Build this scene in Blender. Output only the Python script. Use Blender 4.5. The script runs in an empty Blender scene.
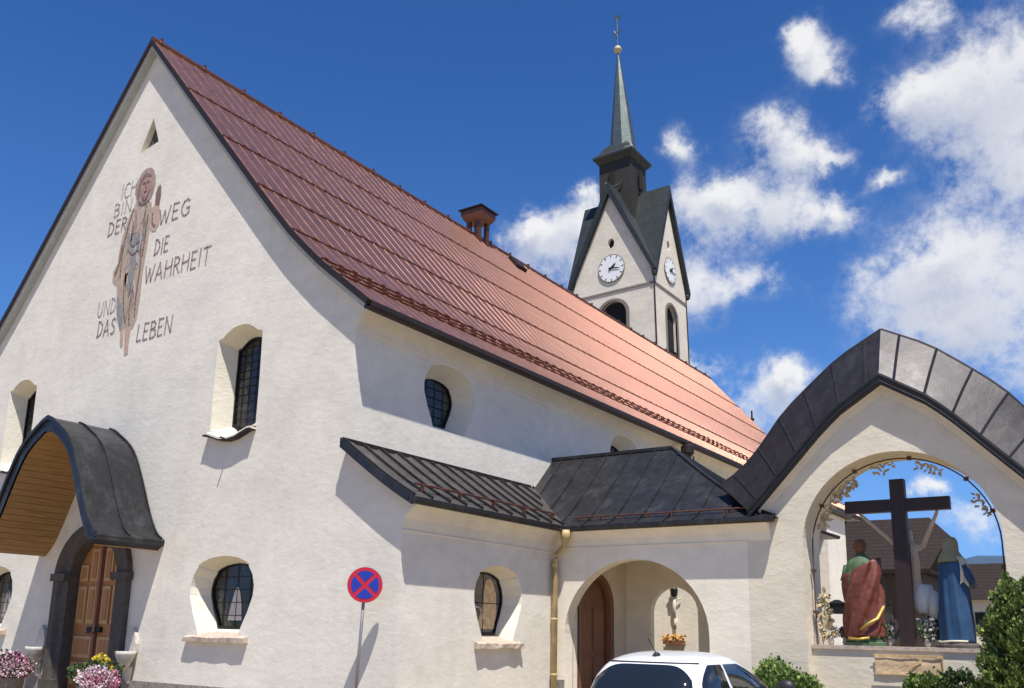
import bpy, bmesh, math, random
from mathutils import Vector, Matrix
R = math.radians
PI = math.pi
random.seed(7)
C = bpy.context.scene.collection
sc = bpy.context.scene

# ------------------------------------------------------------------ camera
CAM = (20.389, -12.6, 1.65)
pitch, yaw, roll, FPX, CX, CY = 0.2133, 0.6045, 0.0207, 912.0, 506.33, 433.23
fw = Vector((-math.sin(yaw)*math.cos(pitch), math.cos(yaw)*math.cos(pitch), math.sin(pitch)))
rt0 = Vector((math.cos(yaw), math.sin(yaw), 0)); up0 = rt0.cross(fw)
ca, sa = math.cos(roll), math.sin(roll)
rt = ca*rt0 + sa*up0; up = -sa*rt0 + ca*up0
cd = bpy.data.cameras.new('camera'); cam = bpy.data.objects.new('camera', cd); C.objects.link(cam)
m = Matrix((rt, up, -fw)).transposed().to_4x4(); m.translation = CAM
cam.matrix_world = m
cd.sensor_width = 36; cd.lens = FPX/1024*36
cd.shift_x = (512-CX)/1024; cd.shift_y = (CY-344)/1024
cd.clip_start = 0.1; cd.clip_end = 6000
sc.camera = cam

# ------------------------------------------------------------------ light
SUN = Vector((1.12, -1.0, 3.4)).normalized()
SUN_EL = math.asin(SUN.z); SUN_ROT = math.atan2(SUN.x, SUN.y)
sl = bpy.data.lights.new('sun', 'SUN'); so = bpy.data.objects.new('sun', sl); C.objects.link(so)
sl.energy = 5.0; sl.angle = R(0.53); sl.color = (1, .96, .90)
so.rotation_euler = SUN.to_track_quat('Z', 'Y').to_euler()
so.location = (20, -20, 40)

SKY_STRENGTH = .10
w = bpy.data.worlds.new('World'); sc.world = w; w.use_nodes = True
nt = w.node_tree; nt.nodes.clear()
def N(t, **k):
    n = nt.nodes.new(t)
    for a, b in k.items(): setattr(n, a, b)
    return n
out = N('ShaderNodeOutputWorld')
sky = N('ShaderNodeTexSky', sky_type='NISHITA')
sky.sun_disc = False; sky.sun_elevation = SUN_EL; sky.sun_rotation = SUN_ROT
sky.altitude = 900; sky.air_density = 1.15; sky.dust_density = .3; sky.ozone_density = 3.0
hs = N('ShaderNodeHueSaturation'); hs.inputs['Saturation'].default_value = 1.32; hs.inputs['Value'].default_value = .90; hs.inputs['Hue'].default_value = .515
nt.links.new(sky.outputs[0], hs.inputs['Color'])
bg = N('ShaderNodeBackground'); bg.inputs[1].default_value = SKY_STRENGTH
nt.links.new(hs.outputs[0], bg.inputs[0])
tc = N('ShaderNodeTexCoord')
sep = N('ShaderNodeSeparateXYZ'); nt.links.new(tc.outputs['Generated'], sep.inputs[0])
def MT(op, a, b=None, c=None):
    n = N('ShaderNodeMath', operation=op)
    for i, v in enumerate((a, b, c)):
        if v is None: continue
        if isinstance(v, (int, float)): n.inputs[i].default_value = v
        else: nt.links.new(v, n.inputs[i])
    return n.outputs[0]
az = MT('MULTIPLY', MT('ARCTAN2', sep.outputs[0], sep.outputs[1]), 57.2958)
el = MT('MULTIPLY', MT('ARCSINE', sep.outputs[2]), 57.2958)
nz = N('ShaderNodeTexNoise'); nz.inputs['Scale'].default_value = 11; nz.inputs['Detail'].default_value = 9; nz.inputs['Roughness'].default_value = .58
nt.links.new(tc.outputs['Generated'], nz.inputs['Vector'])
nz2 = N('ShaderNodeTexNoise'); nz2.inputs['Scale'].default_value = 24; nz2.inputs['Detail'].default_value = 8; nz2.inputs['Roughness'].default_value = .68
nt.links.new(tc.outputs['Generated'], nz2.inputs['Vector'])
nz3 = N('ShaderNodeTexNoise'); nz3.inputs['Scale'].default_value = 46; nz3.inputs['Detail'].default_value = 6; nz3.inputs['Roughness'].default_value = .6
nt.links.new(tc.outputs['Generated'], nz3.inputs['Vector'])
comb = N('ShaderNodeCombineXYZ'); nt.links.new(az, comb.inputs[0]); nt.links.new(el, comb.inputs[1])
def VM(op, a, b, c=None):
    n = N('ShaderNodeVectorMath', operation=op)
    for i_, v_ in enumerate((a, b, c)):
        if v_ is None: continue
        if isinstance(v_, tuple): n.inputs[i_].default_value = v_
        else: nt.links.new(v_, n.inputs[i_])
    return n
dis1 = VM('MULTIPLY_ADD', nz.outputs['Color'], (4.2, 3.4, 0), VM('SUBTRACT', comb.outputs[0], (2.1, 1.7, 0)).outputs[0])
dis2 = VM('MULTIPLY_ADD', nz3.outputs['Color'], (1.9, 1.7, 0), VM('SUBTRACT', dis1.outputs[0], (.95, .85, 0)).outputs[0])
CL = [(-14.2,33.9,1.48,1.32),(-15.1,34.5,.88,.61),(-14.1,32.6,.98,.83),(-22.9,29.7,.99,.89),(-17.0,29.7,1.63,1.19),(-15.5,28.2,1.83,.88),(-13.6,27.6,1.07,.44),(-22.0,25.4,2.05,2.08),(-17.4,25.5,2.9,2.0),(-20.3,26.8,1.1,.9),(-13.9,24.6,2.11,.9),(-22.8,21.0,2.03,1.68),(-19.0,21.0,2.2,.94),(-32.0,23.9,3.2,1.9),(-29.4,25.3,1.6,1.6),(-33.0,24.9,1.21,.83),(-29.6,27.2,.7,.45),(-10.6,26.1,.9,.4),(-9.1,30.1,2.02,1.33),(-6.0,29.3,2.94,2.3),(-4.0,25.9,2.97,3.03),(-3.1,30.9,2.99,2.15),(-7.8,34.2,1.8,.87),(-10.2,19.9,2.7,2.1),(-7.4,21.0,2.4,2.0),(-4.6,19.1,2.92,2.99),(-8.2,17.3,3.1,1.6),(-18.3,14.6,2.6,1.7),(-17.1,15.5,1.0,.9),(-22.3,16.6,1.0,.73),(-7.2,6.6,1.28,1.22),(-28.6,21.5,1.71,1.09),(-8.9,8.3,.82,.56),(-2,14.5,3,2),(-27,12,6,2.2),(2,24,4,4),(6,33,5,3),(12,20,7,4),(30,24,8,4),(75,20,10,5),(-60,8,10,3),(-95,14,12,4),(150,20,12,5),(5,8,7,2.5)]
def cloudsum(vec):
    acc = None
    for (a, e, ra, re) in CL:
        s1 = VM('SUBTRACT', vec, (a, e, 0)); s2 = VM('MULTIPLY', s1.outputs[0], (1/(ra*1.12), 1/(re*1.12), 0))
        s3 = VM('DOT_PRODUCT', s2.outputs[0], s2.outputs[0])
        g = MT('EXPONENT', MT('MULTIPLY', s3.outputs['Value'], -1.1))
        acc = g if acc is None else MT('ADD', acc, g)
    return acc
acc = cloudsum(dis2.outputs[0])
acc_up = cloudsum(VM('ADD', dis2.outputs[0], (.5, 1.1, 0)).outputs[0])
gate = MT('MINIMUM', MT('MULTIPLY', acc, 2.0), 1.0)
field = MT('ADD', acc, MT('MULTIPLY', gate, MT('MULTIPLY', MT('SUBTRACT', nz2.outputs['Fac'], .5), 3.0)))
mr = N('ShaderNodeMapRange', interpolation_type='SMOOTHSTEP'); nt.links.new(field, mr.inputs[0])
mr.inputs[1].default_value = .04; mr.inputs[2].default_value = 1.48; mr.inputs[3].default_value = 0; mr.inputs[4].default_value = .97
den = N('ShaderNodeMapRange', interpolation_type='SMOOTHSTEP')
nt.links.new(MT('ADD', MT('MULTIPLY_ADD', acc_up, .75, MT('MULTIPLY', acc, -.15)), MT('MULTIPLY', MT('SUBTRACT', nz2.outputs['Fac'], .5), 1.6)), den.inputs[0])
den.inputs[1].default_value = .15; den.inputs[2].default_value = 1.5
cr = N('ShaderNodeMix', data_type='RGBA'); nt.links.new(den.outputs[0], cr.inputs[0])
cr.inputs[6].default_value = (.99, .99, 1.0, 1); cr.inputs[7].default_value = (.50, .56, .72, 1)
bgc = N('ShaderNodeBackground'); nt.links.new(cr.outputs[2], bgc.inputs[0]); bgc.inputs[1].default_value = .72
bgh = N('ShaderNodeBackground'); bgh.inputs[0].default_value = (.09, .31, .82, 1); bgh.inputs[1].default_value = .98
mh = N('ShaderNodeMixShader'); nt.links.new(MT('MINIMUM', MT('EXPONENT', MT('MULTIPLY', MT('MAXIMUM', el, 0.0), -1/12.5)), .7), mh.inputs[0])
nt.links.new(bg.outputs[0], mh.inputs[1]); nt.links.new(bgh.outputs[0], mh.inputs[2])
mx = N('ShaderNodeMixShader'); nt.links.new(mr.outputs[0], mx.inputs[0]); nt.links.new(mh.outputs[0], mx.inputs[1]); nt.links.new(bgc.outputs[0], mx.inputs[2])
nt.links.new(mx.outputs[0], out.inputs[0])

vs = sc.view_settings
vs.view_transform = 'Standard'; vs.look = 'None'; vs.gamma = 1; vs.use_curve_mapping = False
vs.exposure = 0.36

# ------------------------------------------------------------------ materials
def newmat(name):
    mt = bpy.data.materials.new(name); mt.use_nodes = True
    t = mt.node_tree; b = t.nodes['Principled BSDF']
    return mt, t, b
def noise(t, scale, detail=5, rough=.55, vec=None, dist=0):
    n = t.nodes.new('ShaderNodeTexNoise'); n.inputs['Scale'].default_value = scale
    n.inputs['Detail'].default_value = detail; n.inputs['Roughness'].default_value = rough; n.inputs['Distortion'].default_value = dist
    if vec: t.links.new(vec, n.inputs['Vector'])
    return n
def objvec(t, scale=(1, 1, 1), which='Object'):
    c = t.nodes.new('ShaderNodeTexCoord'); mp = t.nodes.new('ShaderNodeMapping'); mp.inputs['Scale'].default_value = scale
    t.links.new(c.outputs[which], mp.inputs[0]); return mp.outputs[0]
def ramp(t, fac, stops):
    r = t.nodes.new('ShaderNodeValToRGB'); e = r.color_ramp.elements
    while len(e) < len(stops): e.new(.5)
    for i, (p, c) in enumerate(stops):
        e[i].position = p; e[i].color = (*c, 1)
    t.links.new(fac, r.inputs[0]); return r.outputs[0]
def bump(t, b, h, strength, dist=.02):
    n = t.nodes.new('ShaderNodeBump'); n.inputs['Strength'].default_value = strength; n.inputs['Distance'].default_value = dist
    t.links.new(h, n.inputs['Height']); t.links.new(n.outputs[0], b.inputs['Normal']); return n
def mixrgb(t, f, a, b_, mode='MIX'):
    n = t.nodes.new('ShaderNodeMix'); n.data_type = 'RGBA'; n.blend_type = mode
    if isinstance(f, (int, float)): n.inputs[0].default_value = f
    else: t.links.new(f, n.inputs[0])
    for i, v in ((6, a), (7, b_)):
        if isinstance(v, tuple): n.inputs[i].default_value = (*v, 1)
        else: t.links.new(v, n.inputs[i])
    return n.outputs[2]
def stucco(name, col, var=.06, bs=.5, scale=7):
    mt, t, b = newmat(name)
    v = objvec(t, (1, 1, 1.7))
    big = noise(t, .6, 6, .6, v); mid = noise(t, scale*.5, 6, .6, v)
    lo = tuple(c*(1-var*1.6) for c in col); hi = tuple(min(1, c*(1+var*.5)) for c in col)
    c1 = ramp(t, big.outputs[0], [(.3, lo), (.62, hi)])
    c2 = ramp(t, mid.outputs[0], [(.3, (.90, .90, .90)), (.65, (1, 1, 1))])
    st = noise(t, 1.0, 6, .65, objvec(t, (2.6, 2.6, .16)), .3); blot = noise(t, .28, 4, .6, objvec(t))
    c3 = ramp(t, st.outputs[0], [(.30, (.90, .885, .86)), (.44, (1, 1, 1))]); c4 = ramp(t, blot.outputs[0], [(.35, (.955, .95, .94)), (.6, (1, 1, 1))])
    cc_ = mixrgb(t, 1, mixrgb(t, 1, c1, c2, 'MULTIPLY'), mixrgb(t, .8, mixrgb(t, .5, (1.0, 1.0, 1.0), c3), c4, 'MULTIPLY'), 'MULTIPLY')
    t.links.new(cc_, b.inputs['Base Color'])
    b.inputs['Roughness'].default_value = .92; b.inputs['Specular IOR Level'].default_value = .15
    h1 = noise(t, scale, 4, .6, v, .4); h2 = noise(t, scale*7, 3, .6, v)
    add = t.nodes.new('ShaderNodeMath'); add.operation = 'MULTIPLY_ADD'; add.inputs[1].default_value = .12
    t.links.new(h2.outputs[0], add.inputs[0]); t.links.new(h1.outputs[0], add.inputs[2])
    bump(t, b, add.outputs[0], bs, .05)
    return mt
def plain(name, col, rough=.6, metal=0, var=.12, scale=6, bs=.1, spec=.4):
    mt, t, b = newmat(name); v = objvec(t)
    n = noise(t, scale, 5, .6, v)
    t.links.new(ramp(t, n.outputs[0], [(.3, tuple(c*(1-var) for c in col)), (.7, tuple(min(1, c*(1+var)) for c in col))]), b.inputs['Base Color'])
    b.inputs['Roughness'].default_value = rough; b.inputs['Metallic'].default_value = metal; b.inputs['Specular IOR Level'].default_value = spec
    if bs:
        n2 = noise(t, scale*6, 4, .6, v); bump(t, b, n2.outputs[0], bs, .01)
    return mt
def sheet(name, col, col2, metal=.7, rough=.45, patina=None):
    mt, t, b = newmat(name); v = objvec(t)
    n = noise(t, .9, 7, .65, v, .5); n2 = noise(t, 5, 6, .7, v)
    c = mixrgb(t, n.outputs[0], col, col2)
    c = mixrgb(t, .8, c, ramp(t, n2.outputs[0], [(.35, (.72, .72, .72)), (.62, (1.0, 1.0, 1.0))]), 'MULTIPLY')
    if patina:
        n3 = noise(t, 1.3, 9, .8, objvec(t, (1.6, 1.6, .7)), .15)
        c = mixrgb(t, ramp(t, n3.outputs[0], [(.50, (0, 0, 0)), (.80, (.75, .75, .75))]), c, patina)
    t.links.new(c, b.inputs['Base Color'])
    b.inputs['Metallic'].default_value = metal
    mr_ = t.nodes.new('ShaderNodeMapRange'); mr_.inputs[3].default_value = rough-.08; mr_.inputs[4].default_value = rough+.14
    t.links.new(n2.outputs[0], mr_.inputs[0]); t.links.new(mr_.outputs[0], b.inputs['Roughness'])
    bump(t, b, n.outputs[0], .25, .05)
    return mt
def wood(name, col, col2, axis=2, rough=.55, board=None):
    mt, t, b = newmat(name)
    s = [14, 14, 14]; s[axis] = 1.2
    v = objvec(t, tuple(s)); n = noise(t, 1.5, 6, .65, v, .6)
    t.links.new(ramp(t, n.outputs[0], [(.3, col), (.7, col2)]), b.inputs['Base Color'])
    b.inputs['Roughness'].default_value = rough
    bump(t, b, n.outputs[0], .3, .01)
    return mt
M = {}
M['facade'] = stucco('white lime plaster', (.785, .738, .640), .06, .16, 5)
M['reveal'] = stucco('cream reveal plaster', (.78, .73, .60), .05, .25, 8)
M['aisle'] = stucco('smooth white plaster', (.90, .83, .70), .04, .15, 5)
M['cream'] = stucco('cream plaster', (.775, .70, .56), .06, .2, 5)
M['towerwall'] = stucco('tower plaster', (.74, .68, .56), .06, .3, 4)
M['plinth'] = plain('rough grey plinth', (.26, .235, .21), .95, 0, .35, 14, .9)
M['copper'] = sheet('copper sheet', (.44, .215, .145), (.29, .145, .115), .80, .34)
M['copperrib'] = sheet('rounded copper seams', (.40, .21, .145), (.30, .155, .11), .86, .31)
M['copper2'] = sheet('copper trim', (.30, .12, .075), (.18, .08, .055), .7, .38)
M['gutter'] = sheet('brown gutter metal', (.035, .024, .02), (.055, .036, .03), .5, .5)
M['dark'] = sheet('weathered dark sheet metal', (.036, .036, .040), (.072, .07, .07), .7, .40, (.17, .17, .165))
M['darkp'] = sheet('patinated grey sheet metal', (.10, .09, .08), (.15, .135, .12), .6, .5, (.30, .28, .25))
M['coping'] = sheet('black coping metal', (.036, .032, .034), (.066, .062, .062), .6, .46, (.11, .105, .11))
M['hood'] = sheet('grey porch metal', (.036, .037, .042), (.062, .063, .066), .7, .38, (.17, .175, .18))
M['slate'] = sheet('dark grey tower metal', (.032, .038, .038), (.052, .060, .058), .5, .5, (.075, .10, .09))
M['lantern'] = sheet('brown black shingle', (.030, .028, .022), (.05, .046, .035), .3, .65)
M['spire'] = sheet('green grey spire metal', (.10, .125, .12), (.16, .19, .175), .65, .42, (.24, .27, .23))
M['verge'] = plain('pale grey verge board', (.40, .42, .40), .7, 0, .1)
M['black'] = plain('black iron', (.02, .02, .02), .5, .6, .2)
M['stone'] = plain('grey stone', (.20, .18, .155), .85, 0, .25, 9, .6)
M['frame_stone'] = plain('dark brown grey stone', (.085, .075, .065), .85, 0, .25, 7, .5)
M['sill'] = plain('pinkish stone sill', (.50, .40, .32), .9, 0, .25, 12, .7)
M['palestone'] = plain('pale carved stone', (.55, .50, .44), .85, 0, .2, 9, .5)
M['door'] = wood('brown panelled door wood', (.30, .125, .035), (.46, .21, .07))
M['doorl'] = wood('light door panel wood', (.44, .23, .085), (.60, .36, .15))
M['doord'] = wood('red brown door wood', (.17, .07, .04), (.30, .13, .07))
M['soffit'] = wood('soffit board wood', (.24, .13, .045), (.40, .24, .09), 1)
M['yellow'] = plain('yellow downpipe paint', (.50, .385, .19), .55, .0, .3, 3)
M['gold'] = plain('dull gilded leaf', (.50, .41, .24), .6, .2, .35, 12)
M['crosswood'] = wood('dark red brown timber', (.014, .006, .005), (.028, .011, .008))
M['flesh'] = plain('pale painted wood flesh', (.55, .42, .30), .6, 0, .1)
M['white'] = plain('white cloth', (.72, .70, .64), .8, 0, .08)
M['red'] = plain('red painted mantle', (.15, .042, .028), .5, 0, .45, 9)
M['green'] = plain('green painted robe', (.07, .12, .06), .65, 0, .25, 5)
M['blue'] = plain('blue painted cloak', (.025, .075, .16), .6, 0, .25, 4)
M['veil'] = plain('cream veil', (.62, .58, .44), .7, 0, .15, 5)
M['hair'] = plain('brown hair', (.16, .07, .03), .7, 0, .3, 20, .4)
M['rosegold'] = plain('gold hem', (.55, .38, .10), .5, .5, .2)
M['clockface'] = plain('white clock face', (.80, .80, .78), .5, 0, .04)
M['paper'] = plain('brown wrapping paper', (.62, .45, .27), .75, 0, .12, 3, .3)
M['tape'] = plain('brown tape', (.66, .46, .22), .4, 0, .1)
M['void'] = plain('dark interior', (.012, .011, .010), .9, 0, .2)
M['rust'] = plain('rust stain iron', (.10, .05, .03), .8, 0, .3)
def glassmat():
    mt, t, b = newmat('leaded window glass'); v = objvec(t)
    vo = t.nodes.new('ShaderNodeTexVoronoi'); vo.inputs['Scale'].default_value = 7; t.links.new(v, vo.inputs['Vector'])
    n = noise(t, 2.2, 4, .6, v, .8)
    c = mixrgb(t, n.outputs[0], (.008, .009, .010), (.07, .07, .062))
    c = mixrgb(t, .35, c, vo.outputs['Color'], 'MULTIPLY')
    t.links.new(c, b.inputs['Base Color']); b.inputs['Roughness'].default_value = .12
    b.inputs['Specular IOR Level'].default_value = .45
    bump(t, b, vo.outputs['Distance'], .25, .02)
    return mt
M['glass'] = glassmat()
def cargl():
    mt, t, b = newmat('tinted car glass'); b.inputs['Base Color'].default_value = (.012, .015, .016, 1)
    b.inputs['Roughness'].default_value = .03; b.inputs['Specular IOR Level'].default_value = 1.0
    return mt
M['carglass'] = cargl()
def paint():
    mt, t, b = newmat('white car paint'); b.inputs['Base Color'].default_value = (.80, .81, .82, 1)
    b.inputs['Roughness'].default_value = .25; b.inputs['Coat Weight'].default_value = .8; b.inputs['Coat Roughness'].default_value = .05
    return mt
M['paint'] = paint()
M['agedpane'] = plain('aged painted pane', (.20, .18, .14), .4, 0, .5, 5, .2)
M['tyre'] = plain('tyre rubber', (.02, .02, .02), .85)
M['rim'] = plain('alloy rim', (.5, .5, .52), .3, .9)
M['plastic'] = plain('black plastic', (.02, .02, .022), .5)
def flat(name, col, rough=.5, metal=0):
    mt, t, b = newmat(name); b.inputs['Base Color'].default_value = (*col, 1); b.inputs['Roughness'].default_value = rough; b.inputs['Metallic'].default_value = metal
    return mt
M['signred'] = flat('sign red', (.50, .012, .03), .4)
M['signblue'] = flat('sign blue', (.012, .035, .33), .4)
M['galv'] = plain('galvanised steel', (.30, .30, .29), .5, .6)
M['taill'] = flat('tail light red', (.45, .01, .01), .15)
M['headl'] = flat('headlight', (.7, .72, .75), .1, .5)
def leafmat(name, a, b_, c_=None):
    mt, t, b = newmat(name); g = t.nodes.new('ShaderNodeNewGeometry')
    c = ramp(t, g.outputs['Random Per Island'], [(0, a), (.75, b_), (1, c_ or b_)])
    t.links.new(c, b.inputs['Base Color']); b.inputs['Roughness'].default_value = .6
    b.inputs['Subsurface Weight'].default_value = .0
    return mt
M['thuja'] = leafmat('thuja sprays', (.05, .085, .02), (.13, .19, .035), (.30, .34, .07))
M['box'] = leafmat('box leaves', (.06, .11, .025), (.16, .24, .05), (.26, .34, .08))
M['leafdk'] = leafmat('dark leaves', (.03, .06, .02), (.06, .10, .03))
M['pink'] = leafmat('pink petals', (.42, .10, .24), (.62, .25, .40), (.80, .70, .72))
M['yel'] = leafmat('yellow petals', (.60, .42, .02), (.78, .62, .05), (.5, .55, .08))
M['dried'] = leafmat('dried flower heads', (.16, .15, .15), (.30, .28, .28), (.45, .42, .42))
M['pale'] = leafmat('pale petals', (.55, .40, .45), (.75, .68, .68), (.8, .5, .6))
def mural(name, a, b_, c_):
    mt, t, b = newmat(name); v = objvec(t, (2.5, 1, .9)); n = noise(t, 2.2, 6, .7, v, 1.5)
    n2 = noise(t, 22, 4, .7, objvec(t))
    c = ramp(t, n.outputs[0], [(.34, a), (.5, b_), (.66, c_)])
    c = mixrgb(t, .55, c, ramp(t, n2.outputs[0], [(.35, (.60, .57, .56)), (.6, (1.15, 1.12, 1.08))]), 'MULTIPLY')
    t.links.new(c, b.inputs['Base Color']); b.inputs['Roughness'].default_value = .9; return mt
M['m_robe'] = mural('faded fresco robe', (.38, .29, .21), (.46, .37, .28), (.34, .31, .27))
M['m_rose'] = mural('faded fresco rose', (.46, .30, .25), (.52, .40, .32), (.42, .30, .26))
M['m_blue'] = mural('faded fresco blue', (.17, .18, .18), (.25, .26, .26), (.38, .33, .28))
M['m_dark'] = mural('faded fresco outline', (.17, .10, .09), (.22, .14, .12), (.28, .20, .18))
M['m_halo'] = mural('faded fresco halo', (.27, .18, .16), (.36, .26, .23), (.44, .35, .31))
M['m_face'] = mural('faded fresco face', (.34, .19, .17), (.40, .26, .22), (.36, .22, .19))
M['letter'] = plain('faded painted lettering', (.32, .25, .235), .9, 0, .35, 9, 0)
M['letter2'] = plain('pale painted lettering', (.46, .40, .38), .9, 0, .25, 9, 0)

# ------------------------------------------------------------------ mesh helpers
class MB:
    def __init__(s): s.v = []; s.f = []; s.mi = []; s.cur = 0
    def add(s, vs_, fs):
        o = len(s.v); s.v += [tuple(p) for p in vs_]
        for f in fs: s.f.append([i+o for i in f]); s.mi.append(s.cur)
    def box(s, x0, x1, y0, y1, z0, z1):
        s.add([(x0,y0,z0),(x1,y0,z0),(x1,y1,z0),(x0,y1,z0),(x0,y0,z1),(x1,y0,z1),(x1,y1,z1),(x0,y1,z1)],
              [(3,2,1,0),(4,5,6,7),(0,1,5,4),(1,2,6,5),(2,3,7,6),(3,0,4,7)])
    def obox(s, c, ax, ay, az_):            # oriented box, half-vectors
        c, ax, ay, az_ = map(Vector, (c, ax, ay, az_))
        p = [c+i*ax+j*ay+k*az_ for k in (-1, 1) for (i, j) in ((-1,-1),(1,-1),(1,1),(-1,1))]
        s.add(p, [(3,2,1,0),(4,5,6,7),(0,1,5,4),(1,2,6,5),(2,3,7,6),(3,0,4,7)])
    def loft(s, rings, close=True, caps=True):
        n = len(rings[0]); o = len(s.v)
        for r in rings: s.v += [tuple(p) for p in r]
        for i in range(len(rings)-1):
            for j in range(n if close else n-1):
                k = (j+1) % n
                s.f.append([o+i*n+j, o+i*n+k, o+(i+1)*n+k, o+(i+1)*n+j]); s.mi.append(s.cur)
        if caps and close:
            s.f.append([o+j for j in reversed(range(n))]); s.mi.append(s.cur)
            s.f.append([o+(len(rings)-1)*n+j for j in range(n)]); s.mi.append(s.cur)
    def tube(s, pts, r, n=8, caps=True):
        pts = [Vector(p) for p in pts]; rings = []
        for i, p in enumerate(pts):
            d = (pts[min(i+1, len(pts)-1)]-pts[max(i-1, 0)]).normalized()
            u = d.orthogonal().normalized() if abs(d.z) > .99 else d.cross(Vector((0,0,1))).normalized()
            v = d.cross(u); rr = r[i] if isinstance(r, (list, tuple)) else r
            rings.append([p+rr*(math.cos(2*PI*k/n)*u+math.sin(2*PI*k/n)*v) for k in range(n)])
        s.loft(rings, True, caps)
    def lathe(s, c, prof, n=20, sx=1, sy=1):
        s.loft([[(c[0]+r*sx*math.cos(2*PI*k/n), c[1]+r*sy*math.sin(2*PI*k/n), c[2]+z) for k in range(n)] for r, z in prof])
    def poly(s, pts, thick_vec):            # flat polygon with thickness
        n = len(pts); t = Vector(thick_vec)
        s.add(list(pts)+[Vector(p)+t for p in pts], [list(range(n)), [n+i for i in reversed(range(n))]]+[[i, (i+1)%n, n+(i+1)%n, n+i] for i in range(n)])
    def build(s, name, mat, parent=None, smooth=False):
        me = bpy.data.meshes.new(name); me.from_pydata(s.v, [], s.f)
        mats = mat if isinstance(mat, list) else [mat]
        for m_ in mats: me.materials.append(m_)
        if len(mats) > 1: me.polygons.foreach_set('material_index', s.mi)
        me.validate(); 
        bm = bmesh.new(); bm.from_mesh(me); bmesh.ops.recalc_face_normals(bm, faces=bm.faces); bm.to_mesh(me); bm.free()
        if smooth: me.shade_smooth()
        o = bpy.data.objects.new(name, me); C.objects.link(o)
        if parent: o.parent = parent
        return o
def thing(name, label, cat, loc=(0,0,0), rot=(0,0,0), group=None):
    o = bpy.data.objects.new(name, None); C.objects.link(o); o.location = loc; o.rotation_euler = rot
    o['label'] = label; o['category'] = cat
    if group: o['group'] = group
    return o
def tag(o, label, cat, group=None):
    o['label'] = label; o['category'] = cat
    if group: o['group'] = group
    return o
def filled(mb, frame, outer, holes, w0=0):
    bm = bmesh.new(); es = []
    for loop in [outer]+holes:
        vs_ = [bm.verts.new((u, v, 0)) for u, v in loop]
        for i in range(len(vs_)): es.append(bm.edges.new((vs_[i], vs_[(i+1)%len(vs_)])))
    bmesh.ops.triangle_fill(bm, use_beauty=True, use_dissolve=False, edges=es)
    bm.verts.index_update()
    mb.add([frame(v.co.x, v.co.y, w0) for v in bm.verts], [[v.index for v in f.verts] for f in bm.faces]); bm.free()
def lerp(a, b, t): return a+(b-a)*t
def resample(pts, n):
    L = [0]
    for a, b in zip(pts, pts[1:]): L.append(L[-1]+math.dist(a, b))
    o = []
    for i in range(n):
        d = L[-1]*i/(n-1); k = 0
        while k < len(L)-2 and L[k+1] < d: k += 1
        t = (d-L[k])/max(1e-9, L[k+1]-L[k]); o.append(tuple(lerp(p, q, t) for p, q in zip(pts[k], pts[k+1])))
    return o
def smoothpts(pts, it=2):                  # chaikin, open
    for _ in range(it):
        o = [pts[0]]
        for a, b in zip(pts, pts[1:]):
            o.append(tuple(lerp(p, q, .25) for p, q in zip(a, b))); o.append(tuple(lerp(p, q, .75) for p, q in zip(a, b)))
        o.append(pts[-1]); pts = o
    return pts
def interp(xs, ys, x):
    if x <= xs[0]: return ys[0]
    for i in range(len(xs)-1):
        if x <= xs[i+1]: return lerp(ys[i], ys[i+1], (x-xs[i])/(xs[i+1]-xs[i]))
    return ys[-1]

# ------------------------------------------------------------------ ground and hills
def structure(o): o['kind'] = 'structure'; return o
g = MB(); g.add([(-3000,-3000,0),(3000,-3000,0),(3000,3000,0),(-3000,3000,0)], [(0,1,2,3)])
structure(g.build('ground', plain('pale paving', (.32, .255, .165), .95, 0, .15, .6, .2)))
g = MB()
for layer, (Y, base) in enumerate(((1500, 120), (2100, 190))):
    rows = []
    for j in range(5):
        row = []
        for i in range(91):
            x = -2200+i*50; h = base*(.55+.45*math.sin(x*.0021+layer*2)+.25*math.sin(x*.0071+1)+.1*math.sin(x*.021+layer))
            if layer == 0: h = h*.5+75
            h *= (1-((j-2)/2)**2)
            row.append((x, Y+(j-2)*200, max(-2, h)))
        rows.append(row)
    g.loft(rows, False, False)
structure(g.build('hills', plain('haze tinted wooded hills', (.045, .08, .13), 1, 0, .15, .01, 0)))  # distance haze is put into the blue base colour of the woods

# ------------------------------------------------------------------ outlines of openings (u, v)
def vase_outline(cx, z0, z1, w, flat_top=False):   # bulging window: w = half width at the bulge
    H = z1-z0
    right = [(.62, 0), (.70, .12), (.86, .30), (.99, .50), (1.0, .62), (.93, .76), (.80, .86), (.80, .885), (.70, .92), (.45, .97), (.2, .993), (0, 1)]
    pts = [(cx+a*w, z0+b*H) for a, b in right] + [(cx-a*w, z0+b*H) for a, b in reversed(right[:-1])]
    return pts
def tall_outline(cx, z0, z1, w):
    H = z1-z0
    right = [(0, 0), (.35, .012), (.6, .04), (.85, .085), (1.02, .10), (1.03, .5), (1.0, .905), (.80, .915), (.62, .95), (.4, .982), (.18, .997), (0, 1.0)]
    pts = [(cx+a*w, z0+b*H) for a, b in right] + [(cx-a*w, z0+b*H) for a, b in reversed(right[1:-1])]
    return pts
def arch_outline(cx, z0, zs, r, n=20, ry=None):
    ry = ry or r
    return [(cx+r, z0)]+[(cx+r*math.cos(PI*i/n), zs+ry*math.sin(PI*i/n)) for i in range(n+1)]+[(cx-r, z0)]
def shrink(pts, cx, cz, sx, sz, dz=0): return [(cx+(u-cx)*sx, cz+(v-cz)*sz+dz) for u, v in pts]
FR_front = lambda u, v, w_: (u, w_, v)
FR_nave = lambda u, v, w_: (7.97-w_, u, v)
FR_aisle = lambda u, v, w_: (9.42-w_, u, v)
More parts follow.
